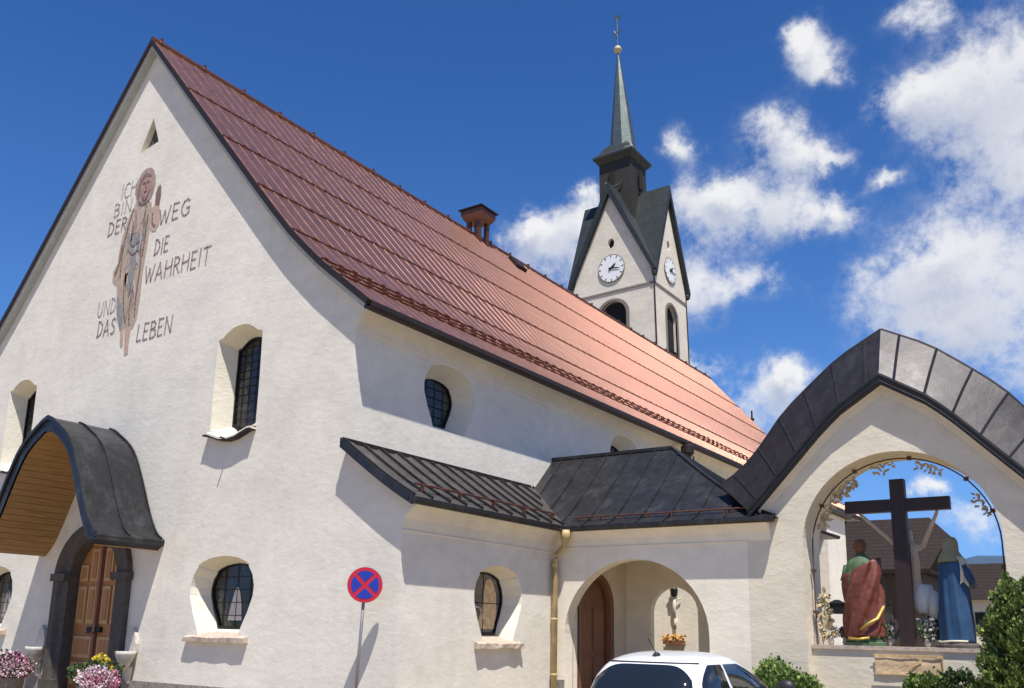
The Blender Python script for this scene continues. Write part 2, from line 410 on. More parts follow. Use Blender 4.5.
FR_pass = lambda u, v, w_: (u, 5.31+w_, v)

church = thing('church', 'white plastered gabled church with copper roof, painted figure and arched porch hood', 'church')

# ---- facade + side walls
wins = []   # (frame, outline, inner outline, depth, kind)
def addwin(frame, out_, inn, d, kind): wins.append((frame, out_, inn, d, kind))
low = vase_outline(4.50, 1.42, 3.08, 1.02); lowL = vase_outline(-4.85, 1.42, 3.08, 1.0)
# bottoms of lower windows are open down to the sill
addwin(FR_front, low, shrink(low, 4.5, 2.3, .80, .82), .45, 'vase')
addwin(FR_front, lowL, shrink(lowL, -4.85, 2.3, .80, .82), .45, 'vase')
upR = tall_outline(4.42, 5.62, 8.22, .74); upL = tall_outline(-4.68, 5.62, 8.22, .70)
addwin(FR_front, upR, shrink(upR, 4.42, 6.8, .74, .86, .02), .48, 'tall')
addwin(FR_front, upL, shrink(upL, -4.68, 6.8, .74, .86, .02), .48, 'tall')
door_o = arch_outline(-.19, 0.0, 2.7, 1.02, 20, .95)
tri = [(-.32, 13.83), (.47, 13.95), (.13, 14.73)]
addwin(FR_front, tri, shrink(tri, .05, 14.1, .96, .96), .16, 'vent')
roofin = [(8.36, 7.86), (7.04, 8.98), (6.39, 9.56), (5.51, 10.48), (3.94, 12.33), (1.94, 14.6), (0.03, 16.8)]
cove = [(7.97, 7.5), (8.02, 7.68), (8.13, 7.79), (8.28, 7.85)]
aslope = [(9.80, 3.88), (7.97, 5.16)]
acove = [(9.42, 3.42), (9.47, 3.62), (9.58, 3.76), (9.72, 3.84)]
outer = [(-7.97, 0), (9.42, 0)]+acove+aslope+cove+roofin+[(-x, z) for x, z in reversed(roofin[:-1])]+[(-x, z) for x, z in reversed(cove)]
mw = MB()
filled(mw, FR_front, outer, [w_[1] for w_ in wins if w_[0] is FR_front]+[door_o])
mw.loft([[FR_front(u, v, 0) for u, v in door_o], [FR_front(u, v, .3) for u, v in door_o]], False, False)
# nave side wall with cove
nw = [vase_outline(c_, 5.98, 7.49, .93) for c_ in (3.12, 11.7, 20.3)]
for o_ in nw:
    cx_ = sum(p[0] for p in o_)/len(o_); addwin(FR_nave, o_, shrink(o_, cx_, 6.65, .66, .70), .48, 'nave')
filled(mw, FR_nave, [(0.0, 0), (38.5, 0), (38.5, 7.5), (0.0, 7.5)], nw)
def sweep_cove(mb, prof, y0, y1, axis):     # prof (offset coordinate, z)
    a = [(p[0], y0, p[1]) for p in prof]; b = [(p[0], y1, p[1]) for p in prof]
    mb.loft([a, b], False, False)
sweep_cove(mw, cove+[(8.36, 7.86)], 0, 38.5, 0)
# left side, back
mw.add([(-7.97,0,0),(-7.97,38.5,0),(-7.97,38.5,7.5),(-7.97,0,7.5)], [(0,1,2,3)])
mw.loft([[(-p[0], 0, p[1]) for p in cove+[(8.36, 7.86)]], [(-p[0], 38.5, p[1]) for p in cove+[(8.36, 7.86)]]], False, False)
mw.add([(-7.97,38.5,0),(7.97,38.5,0),(7.97,38.5,7.5),(0,38.5,16.8),(-7.97,38.5,7.5)], [(0,1,2,3,4)])
# aisle side wall, cove
aw = vase_outline(3.13, 1.42, 2.97, .86); addwin(FR_aisle, aw, shrink(aw, 3.13, 2.25, .78, .82), .42, 'aisle')
filled(mw, FR_aisle, [(0, 0), (5.31, 0), (5.31, 3.42), (0, 3.42)], [aw])
mw.loft([[(p[0], 0, p[1]) for p in acove+[aslope[0]]], [(p[0], 5.31, p[1]) for p in acove+[aslope[0]]]], False, False)
mw.cur = 1
for fr, o_, i_, d, k in wins:
    mw.loft([[fr(u, v, 0) for u, v in o_], [fr(u, v, d) for u, v in i_]], True, False)
mw.build('wall', [M['facade'], M['reveal']], church)

# ---- string lines under the coves (thin shadowed ledges)
mb = MB(); mb.box(7.965, 7.995, 0.0, 38.5, 7.47, 7.50); mb.box(9.415, 9.445, 0.0, 5.3, 3.395, 3.42)
mb.build('string_course', M['aisle'], church)
# ---- plinth
mb = MB(); mb.box(-7.99, -1.8, -.05, 0, 0, .40); mb.build('plinth', M['plinth'], church)
mb = MB(); mb.box(1.42, 9.46, -.05, 0, 0, .41); mb.box(9.42, 9.47, 0, 5.25, 0, .42); mb.build('plinth', M['plinth'], church)

# ---- windows: pane, glazing bars, sills
def bars(mb, fr, out_, d, nx, nz, r=.008):
    us = [p[0] for p in out_]; vs_ = [p[1] for p in out_]; u0, u1, v0, v1 = min(us), max(us), min(vs_), max(vs_)
    def inside(u, v):
        c = False; n = len(out_)
        for i in range(n):
            (a, b), (c2, d2) = out_[i], out_[(i+1) % n]
            if (b > v) != (d2 > v) and u < (c2-a)*(v-b)/(d2-b)+a: c = not c
        return c
    def run(fixed, vert):
        lo, hi = (v0, v1) if vert else (u0, u1); st = None; K = 60
        for k in range(K+1):
            q = lerp(lo, hi, k/K); p = (fixed, q) if vert else (q, fixed); ins = inside(*p)
            if ins and st is None: st = p
            if (not ins or k == K) and st is not None:
                if math.dist(st, p) > .05: mb.tube([fr(*st, d-.02), fr(*p, d-.02)], r, 5)
                st = None
    for i in range(1, nx): run(lerp(u0, u1, i/nx), True)
    for i in range(1, nz): run(lerp(v0, v1, i/nz), False)
for fr, o_, i_, d, k in wins:
    if k == 'vent':
        mb = MB(); filled(mb, fr, i_, [], d-.01); mb.build('vent_opening', M['frame_stone'], church); continue
    fb = MB()
    inn2 = shrink(i_, sum(p[0] for p in i_)/len(i_), sum(p[1] for p in i_)/len(i_), .93, .95)
    fb.loft([[fr(u, v, d-.05) for u, v in i_], [fr(u, v, d-.05) for u, v in inn2], [fr(u, v, d) for u, v in inn2]], True, False)
    win = fb.build('window', M['black'], church)
    pb = MB(); filled(pb, fr, i_, [], d-.004); pb.build('pane', M['glass'] if k != 'aisle' else M['agedpane'], win)
    bb = MB(); bars(bb, fr, i_, d, (2 if k == 'aisle' else 4) if k != 'tall' else 5, (2 if k == 'aisle' else 5) if k != 'tall' else 12); bb.build('glazing_bar', M['black'], win)
    cx_ = sum(p[0] for p in o_)/len(o_)
    if k in ('vase', 'aisle'):
        sb = MB(); z = 1.40; hw = .97 if k == 'vase' else .82
        rings = []
        for i in range(13):
            u = lerp(cx_-hw, cx_+hw, i/12); j = lambda: random.uniform(-.012, .012)
            rings.append([fr(u, z-.10+j(), .0), fr(u, z-.10+j(), -.13+j()), fr(u, z-.01+j(), -.13+j()), fr(u, z+.03, .0), fr(u, z+.17, d), fr(u, z-.1, d)])
        sb.loft(rings); sb.build('sill', M['sill'], win)
        if k == 'vase':
            gb = MB(); a = cx_-.02
            gb.poly([fr(a+u, 1.75+v, d-.01) for u, v in ((-.22,0),(.22,0),(.18,.35),(.10,.62),(.02,.72),(-.06,.6),(-.15,.33))], (0, -.008, 0)); gb.build('pale_pane_shape', M['palestone'], win)  # flat pale shape just in front of the pane
        else:
            gb = MB(); a = cx_
            gb.poly([fr(a+u, 1.68+v, d-.01) for u, v in ((-.16,0),(.40,0),(.50,.35),(.46,.75),(.36,.95),(.24,1.05),(.10,1.0),(.02,.8),(-.02,.45),(-.14,.2))], (.008, 0, 0))
            gb.build('orange_glass_figure', plain('orange stained glass', (.66, .47, .25), .45, 0, .3, 7, .2), win)
            gb = MB(); gb.tube([fr(a+.1, 1.75, d-.03), fr(a-.12, 2.1, d-.03), fr(a-.35, 2.15, d-.03)], .02, 5); gb.build('lead_line', M['palestone'], win)
    if k == 'tall':
        sb = MB(); w_ = .74 if cx_ > 0 else .70; z0 = 5.62
        prof = [(-1.06, .17), (-.9, .17), (-.62, .10), (-.35, .03), (0, 0), (.35, .03), (.62, .10), (.9, .17), (1.06, .17)]
        sb.loft([[fr(cx_+a*w_, z0+b-.05, 0), fr(cx_+a*w_, z0+b-.06, -.16), fr(cx_+a*w_, z0+b-.0, -.16), fr(cx_+a*w_, z0+b+.03, 0), fr(cx_+a*w_*.78, z0+b*.8+.09, d-.03), fr(cx_+a*w_*.78, z0+b*.8, d-.03)] for a, b in prof])
        sb.build('sill', M['reveal'], win)
        fb = MB(); fb.loft([[fr(cx_+a*w_, z0+b-.075, 0), fr(cx_+a*w_, z0+b-.08, -.175), fr(cx_+a*w_, z0+b-.045, -.175), fr(cx_+a*w_, z0+b-.06, 0)] for a, b in prof]); fb.tube([fr(cx_, z0-.05, -.17), fr(cx_, z0-.02, -.30)], .02, 6)
        fb.build('sill_flashing', M['gutter'], win)

# ---- main roof
RX = [0.0, 1.94, 3.94, 5.0, 5.55, 6.1, 6.6, 7.1, 8.5]
RZ = [17.0, 14.76, 12.46, 11.24, 10.62, 10.02, 9.54, 9.08, 7.96]
prof = list(zip(RX, RZ))
Y0, Y1r = -.22, 38.75
mb = MB()
top = [(-x, z) for x, z in reversed(prof[1:])]+prof
def offs(pts, t):
    o = []
    for i, p in enumerate(pts):
        a = pts[max(0, i-1)]; b = pts[min(len(pts)-1, i+1)]; d = Vector((b[0]-a[0], b[1]-a[1])).normalized(); n = Vector((d[1], -d[0]))
        o.append((p[0]+n[0]*t, p[1]+n[1]*t))
    return o
und = offs(top, .10); und[len(prof)-1] = (0, 16.85)
ring = top+list(reversed(und))
mb.loft([[(x, y, z) for x, z in ring] for y in (Y0, Y1r)])
roof = mb.build('roof', M['copper'], church)
# standing seams
mb = MB()
def slope_pt(s_):     # s_ arc length from ridge -> x,z
    L = 0
    for a, b in zip(prof, prof[1:]):
        l = math.dist(a, b)
        if L+l >= s_ or b is prof[-1]:
            t = (s_-L)/l; return lerp(a[0], b[0], t), lerp(a[1], b[1], t), Vector((b[0]-a[0], 0, b[1]-a[1])).normalized()
        L += l
Ltot = sum(math.dist(a, b) for a, b in zip(prof, prof[1:]))
for sgn in (1, -1):
    y = Y0+.08
    while y < Y1r-.05:
        pts = [Vector((sgn*a[0], y, a[1]-.004)) for a in prof]
        mb.tube(pts, .020, 8, False)
        y += .42
mb.build('standing_seam', M['copperrib'], roof, True)
# rows of snow guards / transverse seams
rows_ = [2.75, 5.15, 7.35, 9.25]
for s_ in rows_:
    mb = MB(); x, z, d = slope_pt(s_); n = Vector((-d.z, 0, d.x)).normalized()
    c = Vector((x, (Y0+Y1r)/2, z))+n*.022
    mb.obox(c, d*.014, (0, (Y1r-Y0)/2-.02, 0), n*.014)
    y = Y0+.25
    while y < Y1r-.2:
        mb.obox(Vector((x, y+random.uniform(-.05, .05), z))+n*.035-d*.02, d*random.uniform(.02, .04), (0, .03, 0), n*.016); y += .46
    mb.build('transverse_seam', M['copper2'], roof)
for q, s_ in enumerate((10.55, 10.95, 11.32)):
    mb = MB(); x, z, d = slope_pt(min(s_, Ltot-.12)); n = Vector((-d.z, 0, d.x)).normalized()
    mb.obox(Vector((x, (Y0+Y1r)/2, z))+n*.02, d*.012, (0, (Y1r-Y0)/2-.02, 0), n*.02)
    y = Y0+.12+.16*q
    while y < Y1r-.2:
        mb.obox(Vector((x, y+random.uniform(-.05, .05), z))+n*.045, d*random.uniform(.015, .03), (0, random.uniform(.04, .09), 0), n*random.uniform(.015, .032)); y += .46
    mb.build('snow_guard', M['copper2'], roof)
mb = MB(); mb.tube([(0, Y0, 17.0), (0, Y1r, 17.0)], .09, 8)
y = 0.0
while y < Y1r: mb.box(-.11, .11, y, y+.05, 16.95, 17.13); y += 1.4
mb.build('ridge_cap', M['copper2'], roof)
# verge boards
mb = MB()
for sgn in (1, -1):
    u1 = offs(prof, .10); u2 = offs(prof, .21); u1[0] = (0, 16.86); u2[0] = (0, 16.72)
    mb.loft([[(sgn*a[0], Y0+.02, a[1]), (sgn*b[0], Y0+.03, b[1]), (sgn*b[0], 0.0, b[1]), (sgn*a[0], 0.0, a[1])] for a, b in zip(u1, u2)])
mb.build('verge_board', M['verge'], roof)
mb = MB()
for sgn in (1, -1):
    u1 = offs(prof, -.012); u2 = offs(prof, .115); u1[0] = (0, 17.02); u2[0] = (0, 16.85)
    mb.loft([[(sgn*a[0], Y0-.03, a[1]), (sgn*b[0], Y0-.03, b[1]), (sgn*b[0], Y0+.0, b[1]), (sgn*a[0], Y0+.0, a[1])] for a, b in zip(u1, u2)])
mb.build('verge_flashing', M['gutter'], roof)
# gutter along the eave
mb = MB(); gp = [(x_-.12, z_+.02) for x_, z_ in [(8.54, 7.90), (8.54, 7.80), (8.58, 7.75), (8.66, 7.75), (8.70, 7.80), (8.70, 7.90), (8.68, 7.90), (8.67, 7.82), (8.64, 7.78), (8.60, 7.78), (8.56, 7.82), (8.56, 7.90)]]
mb.loft([[(x, y, z) for x, z in gp] for y in (Y0, Y1r)]); mb.build('gutter', M['gutter'], church)
mb = MB(); mb.box(8.36, 8.42, Y0+.02, Y1r, 7.80, 7.88); mb.build('eave_board', M['gutter'], church)
# rainwater hopper
mb = MB(); mb.lathe((8.58, 15.0, 7.2), [(.07, 0), (.09, .1), (.22, .28), (.22, .5), (.12, .56)], 10); mb.tube([(8.58, 15.0, 7.25), (8.58, 15.0, 7.05), (8.05, 15.0, 6.7), (8.05, 15.0, 4.5)], .06, 8)
mb.tube([(8.58, 15.5, 7.45), (8.58, 15.5, 7.1)], .03, 6); mb.build('rain_hopper', M['gutter'], church)
# copper chimney cowl on the ridge
ch = MB(); cy_ = 14.55
for sx in (-.24, .24):
    for sy in (-.26, .26): ch.box(sx-.08+.05, sx+.08+.05, cy_+sy-.08, cy_+sy+.08, 16.5, 17.6)
rg = lambda h, z: [(.05-h, cy_-h, z), (.05+h, cy_-h, z), (.05+h, cy_+h, z), (.05-h, cy_+h, z)]
ch.loft([rg(.33, 17.52), rg(.42, 17.62), rg(.50, 17.80), rg(.50, 17.98)])
chim = ch.build('chimney', M['copper2'], church)
ch = MB(); ch.loft([rg(.57, 17.985), rg(.58, 18.04), rg(.1, 18.2)]); ch.build('chimney_cap', M['gutter'], chim)
ch = MB(); ch.obox((.50, 16.75, 16.50), (.22, 0, -.25), (0, .34, 0), (.07, 0, .06)); ch.build('roof_hatch', M['gutter'], church)

# ---- lean-to roof over the aisle
sl = Vector((9.92-7.90, 0, 3.93-5.22)); 
mb = MB()
A0, A1 = (7.975, 5.20), (9.85, 3.98)
lp = smoothpts([A0, (8.9, 4.55), (9.42, 4.22), A1], 2)
ring = lp+[(p[0], p[1]-.09) for p in reversed(lp)]
mb.loft([[(x, y, z) for x, z in ring] for y in (-.24, 7.1)])
lean = mb.build('aisle_roof', M['darkp'], church)
y = -.2
while y < 7.0:
    mb = MB()
    for a, b in zip(lp, lp[1:]):
        d = Vector((b[0]-a[0], 0, b[1]-a[1])); n = Vector((-d.z, 0, d.x)).normalized()
        if y > 5.1 and b[0] > 9.45-(y-5.1)*.9: continue
        mb.obox(Vector(((a[0]+b[0])/2, y, (a[1]+b[1])/2))+n*.025, d/2, (0, .013, 0), n*.03)
    if mb.v: mb.build('standing_seam', M['dark'], lean)
    y += .52
mb = MB(); ring = [(p[0], p[1]+.03) for p in lp]+[(p[0], p[1]-.16) for p in reversed(lp)]
mb.loft([[(x, y, z) for x, z in ring] for y in (-.26, -.22)]); mb.build('verge_flashing', M['dark'], lean)
mb = MB(); mb.tube([(9.6, .1, 4.27), (9.6, 5.1, 4.27)], .022, 7)
for i in range(5): yy = .3+i*1.15; mb.obox((9.61, yy, 4.20), (.035, 0, -.02), (0, .012, 0), (.02, 0, .07))
mb.build('snow_rail', M['copper2'], lean)
mb = MB(); mb.box(7.972, 8.0, -.2, 6.5, 5.17, 5.245)
for i in range(14): yy = .1+i*.46+random.uniform(-.05, .05); mb.box(7.974, 8.06, yy, yy+.2, 5.15, 5.19+.03*random.random())
mb.build('wall_flashing', M['gutter'], lean)
def gutter_ring(cx_, cz, r): return [(cx_-r, cz+r*.9), (cx_-r, cz), (cx_-r*.5, cz-r*.7), (cx_+r*.5, cz-r*.7), (cx_+r, cz), (cx_+r, cz+r*.9), (cx_+r*.8, cz+r*.9), (cx_+r*.75, cz+.1*r), (cx_, cz-.3*r), (cx_-r*.75, cz+.1*r), (cx_-r*.8, cz+r*.9)]
mb = MB(); gr = gutter_ring(9.83, 3.90, .075); mb.loft([[(x, y, z) for x, z in gr] for y in (-.28, 4.98)])
gr = gutter_ring(5.05, 3.90, .075); mb.loft([[(x, y, z) for y, z in gr] for x in (9.78, 14.62)])
mb.build('gutter', M['dark'], church)

# ---- passage: walls with an open archway
pa = arch_outline(11.41, 0, 1.62, 1.70, 24, 1.60)
mb = MB()
pc = [(5.31, 3.52), (5.27, 3.68), (5.16, 3.80), (5.06, 3.86)]
filled(mb, FR_pass, [(9.42, 0), (13.96, 0), (13.96, 3.52), (9.42, 3.52)], [pa[:]] if False else [])
mb2 = MB()
op = [(9.42, 0), (pa[-1][0], 0)]+list(reversed(pa))[1:-1]+[(pa[0][0], 0), (13.972, 0), (13.972, 3.52), (9.42, 3.52)]
filled(mb2, FR_pass, op, [], 0); filled(mb2, FR_pass, op, [], .36)
mb2.loft([[FR_pass(u, v, 0) for u, v in pa], [FR_pass(u, v, .36) for u, v in pa]], False, False)
mb2.loft([[(9.42, p[0], p[1]) for p in pc], [(14.45, p[0], p[1]) for p in pc]], False, False)
mb2.add([(14.45, 5.06, 3.86), (14.45, 5.31, 3.86), (14.45, 5.31, 3.52), (14.45, 5.27, 3.68)], [(0,1,2,3)])
# inner left wall, rear wall with arch, right wall, ceiling
da = [(u, v) for u, v in arch_outline(6.72, 0, 2.25, .86, 14, .8)]
FR_in = lambda u, v, w_: (9.72-w_, u, v)
op2 = [(5.67, 0), (da[-1][0], 0)]+list(reversed(da))[1:-1]+[(da[0][0], 0), (8.9, 0), (8.9, 3.6), (5.67, 3.6)]
filled(mb2, FR_in, op2, []); mb2.loft([[FR_in(u, v, 0) for u, v in da], [FR_in(u, v, .14) for u, v in da]], False, False)
FR_rear = lambda u, v, w_: (u, 8.3+w_, v)
ra = arch_outline(11.0, 0, 2.15, .62, 14, .62)
op3 = [(9.72, 0), (ra[-1][0], 0)]+list(reversed(ra))[1:-1]+[(ra[0][0], 0), (14.3, 0), (14.3, 3.6), (9.72, 3.6)]
filled(mb2, FR_rear, op3, []); filled(mb2, FR_rear, op3, [], .2)
mb2.loft([[FR_rear(u, v, 0) for u, v in ra], [FR_rear(u, v, .2) for u, v in ra]], False, False)
mb2.add([(13.96, 5.67, 0), (13.96, 8.3, 0), (13.96, 8.3, 3.6), (13.96, 5.67, 3.6)], [(0,1,2,3)])
mb2.add([(14.3, 5.32, 0), (14.3, 8.5, 0), (14.3, 8.5, 3.9), (14.3, 5.32, 3.9)], [(0,1,2,3)])
mb2.add([(9.42, 5.32, 3.58), (14.3, 5.32, 3.58), (14.3, 9.5, 3.58), (9.42, 9.5, 3.58)], [(0,1,2,3)])
mb2.build('passage_wall', M['aisle'], church)
for x0_, x1_ in ((9.44, 9.71), (13.12, 13.96)):
    mb = MB(); mb.box(x0_, x1_, 5.26, 5.31, 0, .62); mb.build('plinth', M['plinth'], church)
mb = MB(); mb.box(9.42, 13.96, 5.285, 5.31, 3.495, 3.52); mb.build('string_course', M['aisle'], church)
# side door inside the passage
mb = MB(); filled(mb, FR_in, da, [], .12); dd = mb.build('door', M['doord'], church)
mb = MB()
for i, o_ in ((0, da),):
    inn = shrink(o_, 6.72, 1.2, .82, .93)
    mb.loft([[FR_in(u, v, -.03) for u, v in o_], [FR_in(u, v, -.03) for u, v in inn], [FR_in(u, v, .1) for u, v in inn]], False, False)
mb.build('door_frame', M['doord'], dd)
mb = MB()
for z0_, z1_ in ((.3, 1.1), (1.25, 2.2)):
    for u0 in (6.12, 6.78): mb.box(9.60, 9.63, u0, u0+.5, z0_, z1_)
mb.build('door_panel', M['doord'], dd)
# passage roof (concave hipped)
mb = MB()
NS, NT = 18, 12
E0, E1, F0, F1 = 7.6, 14.62, 5.05, 9.80
PR, PY, PZ, EZ = 11.36, 7.56, 6.06, 3.96
def pz(t): return EZ+(PZ-EZ)*(t**1.22)          # t = 0 at the eave, 1 at the ridge
def quadpatch(fn, nu, nv):
    o = [[fn(i/nu, j/nv) for i in range(nu+1)] for j in range(nv+1)]; mb.loft(o, False, False)
quadpatch(lambda u, t: (lerp(E0, lerp(E1, PR, t), u), lerp(F0, PY, t), pz(t)), NS, NT)
quadpatch(lambda u, t: (lerp(E1, PR, t), lerp(lerp(F0, PY, t), lerp(F1, PY, t), u), pz(t)), NS, NT)
quadpatch(lambda u, t: (lerp(E0, lerp(E1, PR, t), u), lerp(F1, PY, t), pz(t)), NS, NT)
mb.add([(E0, F0, EZ-.02), (E1, F0, EZ-.02), (E1, F1, EZ-.02), (E0, F1, EZ-.02)], [(3,2,1,0)])
proof = mb.build('passage_roof', M['dark'], church, False)
mb = MB()
def rib(p, q, h=.03, wd=.012, n=(0, 0, 1)):
    p, q = Vector(p), Vector(q); d = (q-p)/2; n = Vector(n); s_ = d.cross(n).normalized()*wd; n2 = s_.cross(d).normalized()*h
    mb.obox((p+q)/2, d, s_, n2)
for x0 in [8.3+.66*i for i in range(10)]:
    pts = []
    for k in range(13):
        t = k/12; xr = lerp(E1, PR, t)
        if x0+t*.0 <= xr: pts.append((x0, lerp(F0, PY, t), pz(t)+.01))
    for a, b in zip(pts, pts[1:]): rib(a, b)
for u in (.12, .28, .44, .6, .76, .9):
    pts = [(lerp(E1, PR, k/12), lerp(lerp(F0, PY, k/12), lerp(F1, PY, k/12), u), pz(k/12)+.01) for k in range(13)]
    for a, b in zip(pts, pts[1:]): rib(a, b)
for ysg in (F0, F1):
    pts = [(lerp(E1, PR, k/12), lerp(ysg, PY, k/12), pz(k/12)+.015) for k in range(13)]
    for a, b in zip(pts, pts[1:]): rib(a, b, .035, .03)
rib((7.9, PY, PZ+.02), (PR, PY, PZ+.02), .04, .05)
mb.build('standing_seam', M['dark'], proof)
mb = MB(); t = .11
mb.tube([(9.9, lerp(F0, PY, t), pz(t)+.09), (14.2, lerp(F0, PY, t), pz(t)+.09)], .018, 6)
for i in range(8): mb.box(10.0+i*.58, 10.03+i*.58, lerp(F0, PY, t)-.03, lerp(F0, PY, t)+.05, pz(t)-.02, pz(t)+.10)
mb.build('snow_rail', M['copper2'], proof)
# downpipe in the corner
mb = MB(); mb.tube([(9.90, 5.00, 3.86), (9.88, 5.02, 3.62), (9.85, 5.05, 3.52), (9.60, 5.12, 3.36), (9.54, 5.16, 3.24), (9.53, 5.16, 0)], .068, 10)
mb.lathe((9.89, 5.01, 3.60), [(.075, 0), (.12, .14), (.13, .28)], 12)
for z in (3.1, 1.9, .7): mb.lathe((9.53, 5.16, z), [(.08, 0), (.08, .05)], 10)
mb.build('downpipe', M['yellow'], church, True)

# ---- porch hood
hc = -.14
hp = [(0, 6.30), (.22, 6.22), (.42, 6.10), (.82, 5.86), (1.12, 5.58), (1.35, 5.22), (1.62, 4.73), (1.88, 4.22), (2.15, 3.78), (2.34, 3.58), (2.50, 3.50)]
hp = [hp[0]]+smoothpts(hp[1:], 1)
hood_o = [(hc-x, z) for x, z in reversed(hp[1:])]+[(hc+x, z) for x, z in hp]
hood_i = offs(hood_o, .26); mid = len(hp)-1; hood_i[mid] = (hc, 5.92)
hood_i[0] = (hc-2.34, 3.26); hood_i[-1] = (hc+2.34, 3.26)
hood_i[1] = (hood_i[1][0], 3.30); hood_i[-2] = (hood_i[-2][0], 3.30)
HD = -1.65
mb = MB(); lo = offs(hood_o, .04); lo[mid] = (hc, 6.24)
lo2 = offs(hood_i, -.05)
mb.loft([[(x, y, z) for x, z in hood_o+list(reversed(lo))] for y in (HD, 0)])
mb.loft([[(a[0], HD+.05, a[1]), (b[0], HD+.05, b[1])] for a, b in zip(lo, hood_i)], False, False)
mb.loft([[(hood_o[-1][0], y, hood_o[-1][1]), (hood_o[-1][0], y, 3.36), (hood_i[-1][0], y, 3.27)] for y in (HD, 0)], False, False)
mb.loft([[(hood_o[0][0], y, hood_o[0][1]), (hood_o[0][0], y, 3.36), (hood_i[0][0], y, 3.27)] for y in (HD, 0)], False, False)
hood = mb.build('porch_hood', M['hood'], church)
mb = MB()
# soffit boards, one per strip
for j in range(16):
    y0_, y1_ = lerp(HD+.06, 0, 0), 0
pts = resample(hood_i, 46)
for k, (a, b) in enumerate(zip(pts, pts[1:])):
    a2 = (lerp(a[0], b[0], .06), lerp(a[1], b[1], .06))
    d = Vector((b[0]-a2[0], 0, b[1]-a2[1])); n = Vector((-d.z, 0, d.x)).normalized()
    mb.obox(((a2[0]+b[0])/2, (HD+.08)/2+.02, (a2[1]+b[1])/2), d/2, (0, (-HD-.08)/2, 0), n*.012)
mb.build('soffit', M['soffit'], hood)
mb = MB()
for yy in (HD+.015, -.85, -.05):
    for a, b in zip(hood_o, hood_o[1:]):
        d = Vector((b[0]-a[0], 0, b[1]-a[1])); n = Vector((-d.z, 0, d.x)).normalized()
        mb.obox(((a[0]+b[0])/2+n.x*.02, yy, (a[1]+b[1])/2+n.z*.02), d/2*1.03, (0, .015, 0), n*.022)
for (x, z) in (hood_o[0], hood_o[-1]): mb.tube([(x, HD, z-.05), (x, 0, z-.05)], .06, 8)
mb.box(hood_o[-1][0]-.2, hood_o[-1][0]+.05, HD, 0, 3.36, 3.42)
mb.build('hood_seam', M['hood'], hood)

# ---- main door
dc = -.19
df = MB()
oo = arch_outline(dc, 0, 2.72, 1.52, 22, 1.30); ii = arch_outline(dc, 0, 2.72, .98, 22, .90)
df.loft([[(u, 0, v) for u, v in oo], [(u, -.14, v) for u, v in oo], [(u, -.14, v) for u, v in shrink(oo, dc, 0, .86, .955)], [(u, -.06, v) for u, v in shrink(oo, dc, 0, .80, .93)], [(u, -.06, v) for u, v in ii], [(u, .26, v) for u, v in ii]], False, False)
for s_ in (-1, 1):
    df.box(dc+s_*1.27-.30, dc+s_*1.27+.30, -.20, .01, 2.62, 2.80); df.box(dc+s_*1.27-.30, dc+s_*1.27+.30, -.18, .01, 0, .30)
dfr = df.build('door_frame', M['frame_stone'], church)
def clipz(x): return 2.72+.90*math.sqrt(max(0, 1-((x-dc)/.98)**2))
for s_ in (-1, 1):
    mb = MB(); x0_, x1_ = (dc-.97, dc-.03) if s_ < 0 else (dc+.03, dc+.97)
    n = 12; ptsl = [(x0_, .21, .05), (x1_, .21, .05)]+[(lerp(x1_, x0_, k/n), .21, clipz(lerp(x1_, x0_, k/n))-.01) for k in range(n+1)]
    mb.poly(ptsl, (0, .06, 0)); leaf = mb.build('door', M['door'], church)
    pn = MB(); pd = MB()
    cols = [(x0_+.10, (x0_+x1_)/2-.05), ((x0_+x1_)/2+.05, x1_-.10)]
    for (a, b) in cols: 
        for z0_, z1_ in ((1.62, 2.50),):
            pn.box(a, b, .17, .205, z0_, z1_); pd.box(a+.07, b-.07, .155, .168, z0_+.09, z1_-.09)
        z1_ = min(clipz(a), clipz(b))-.12
        pn.box(a, b, .17, .205, 2.62, z1_); pd.box(a+.07, b-.07, .155, .168, 2.69, z1_-.08)
    for z0_, z1_ in ((.25, .72), (.82, 1.32)):
        pn.box(x0_+.10, x1_-.10, .17, .205, z0_, z1_); pd.box(x0_+.18, x1_-.18, .155, .168, z0_+.08, z1_-.08)
    for k_ in range(len(pn.v)//8):
        q1 = MB(); q1.add(pn.v[8*k_:8*k_+8], [(3,2,1,0),(4,5,6,7),(0,1,5,4),(1,2,6,5),(2,3,7,6),(3,0,4,7)]); q1.build('door_panel', M['doorl'], leaf)
        q1 = MB(); q1.add(pd.v[8*k_:8*k_+8], [(3,2,1,0),(4,5,6,7),(0,1,5,4),(1,2,6,5),(2,3,7,6),(3,0,4,7)]); q1.build('raised_panel', M['door'], leaf)
    hb = MB(); hx = x1_-.06 if s_ < 0 else x0_+.12; hb.box(hx-.22, hx+.10, .14, .20, 1.42, 1.54); hb.tube([(hx, .10, 1.4), (hx-.12, .08, 1.4)], .015, 6); hb.build('door_handle', M['black'], leaf)
mb = MB(); mb.box(dc-.045, dc+.045, .12, .22, .05, 3.6); mb.build('door_strip', M['doord'], dfr)

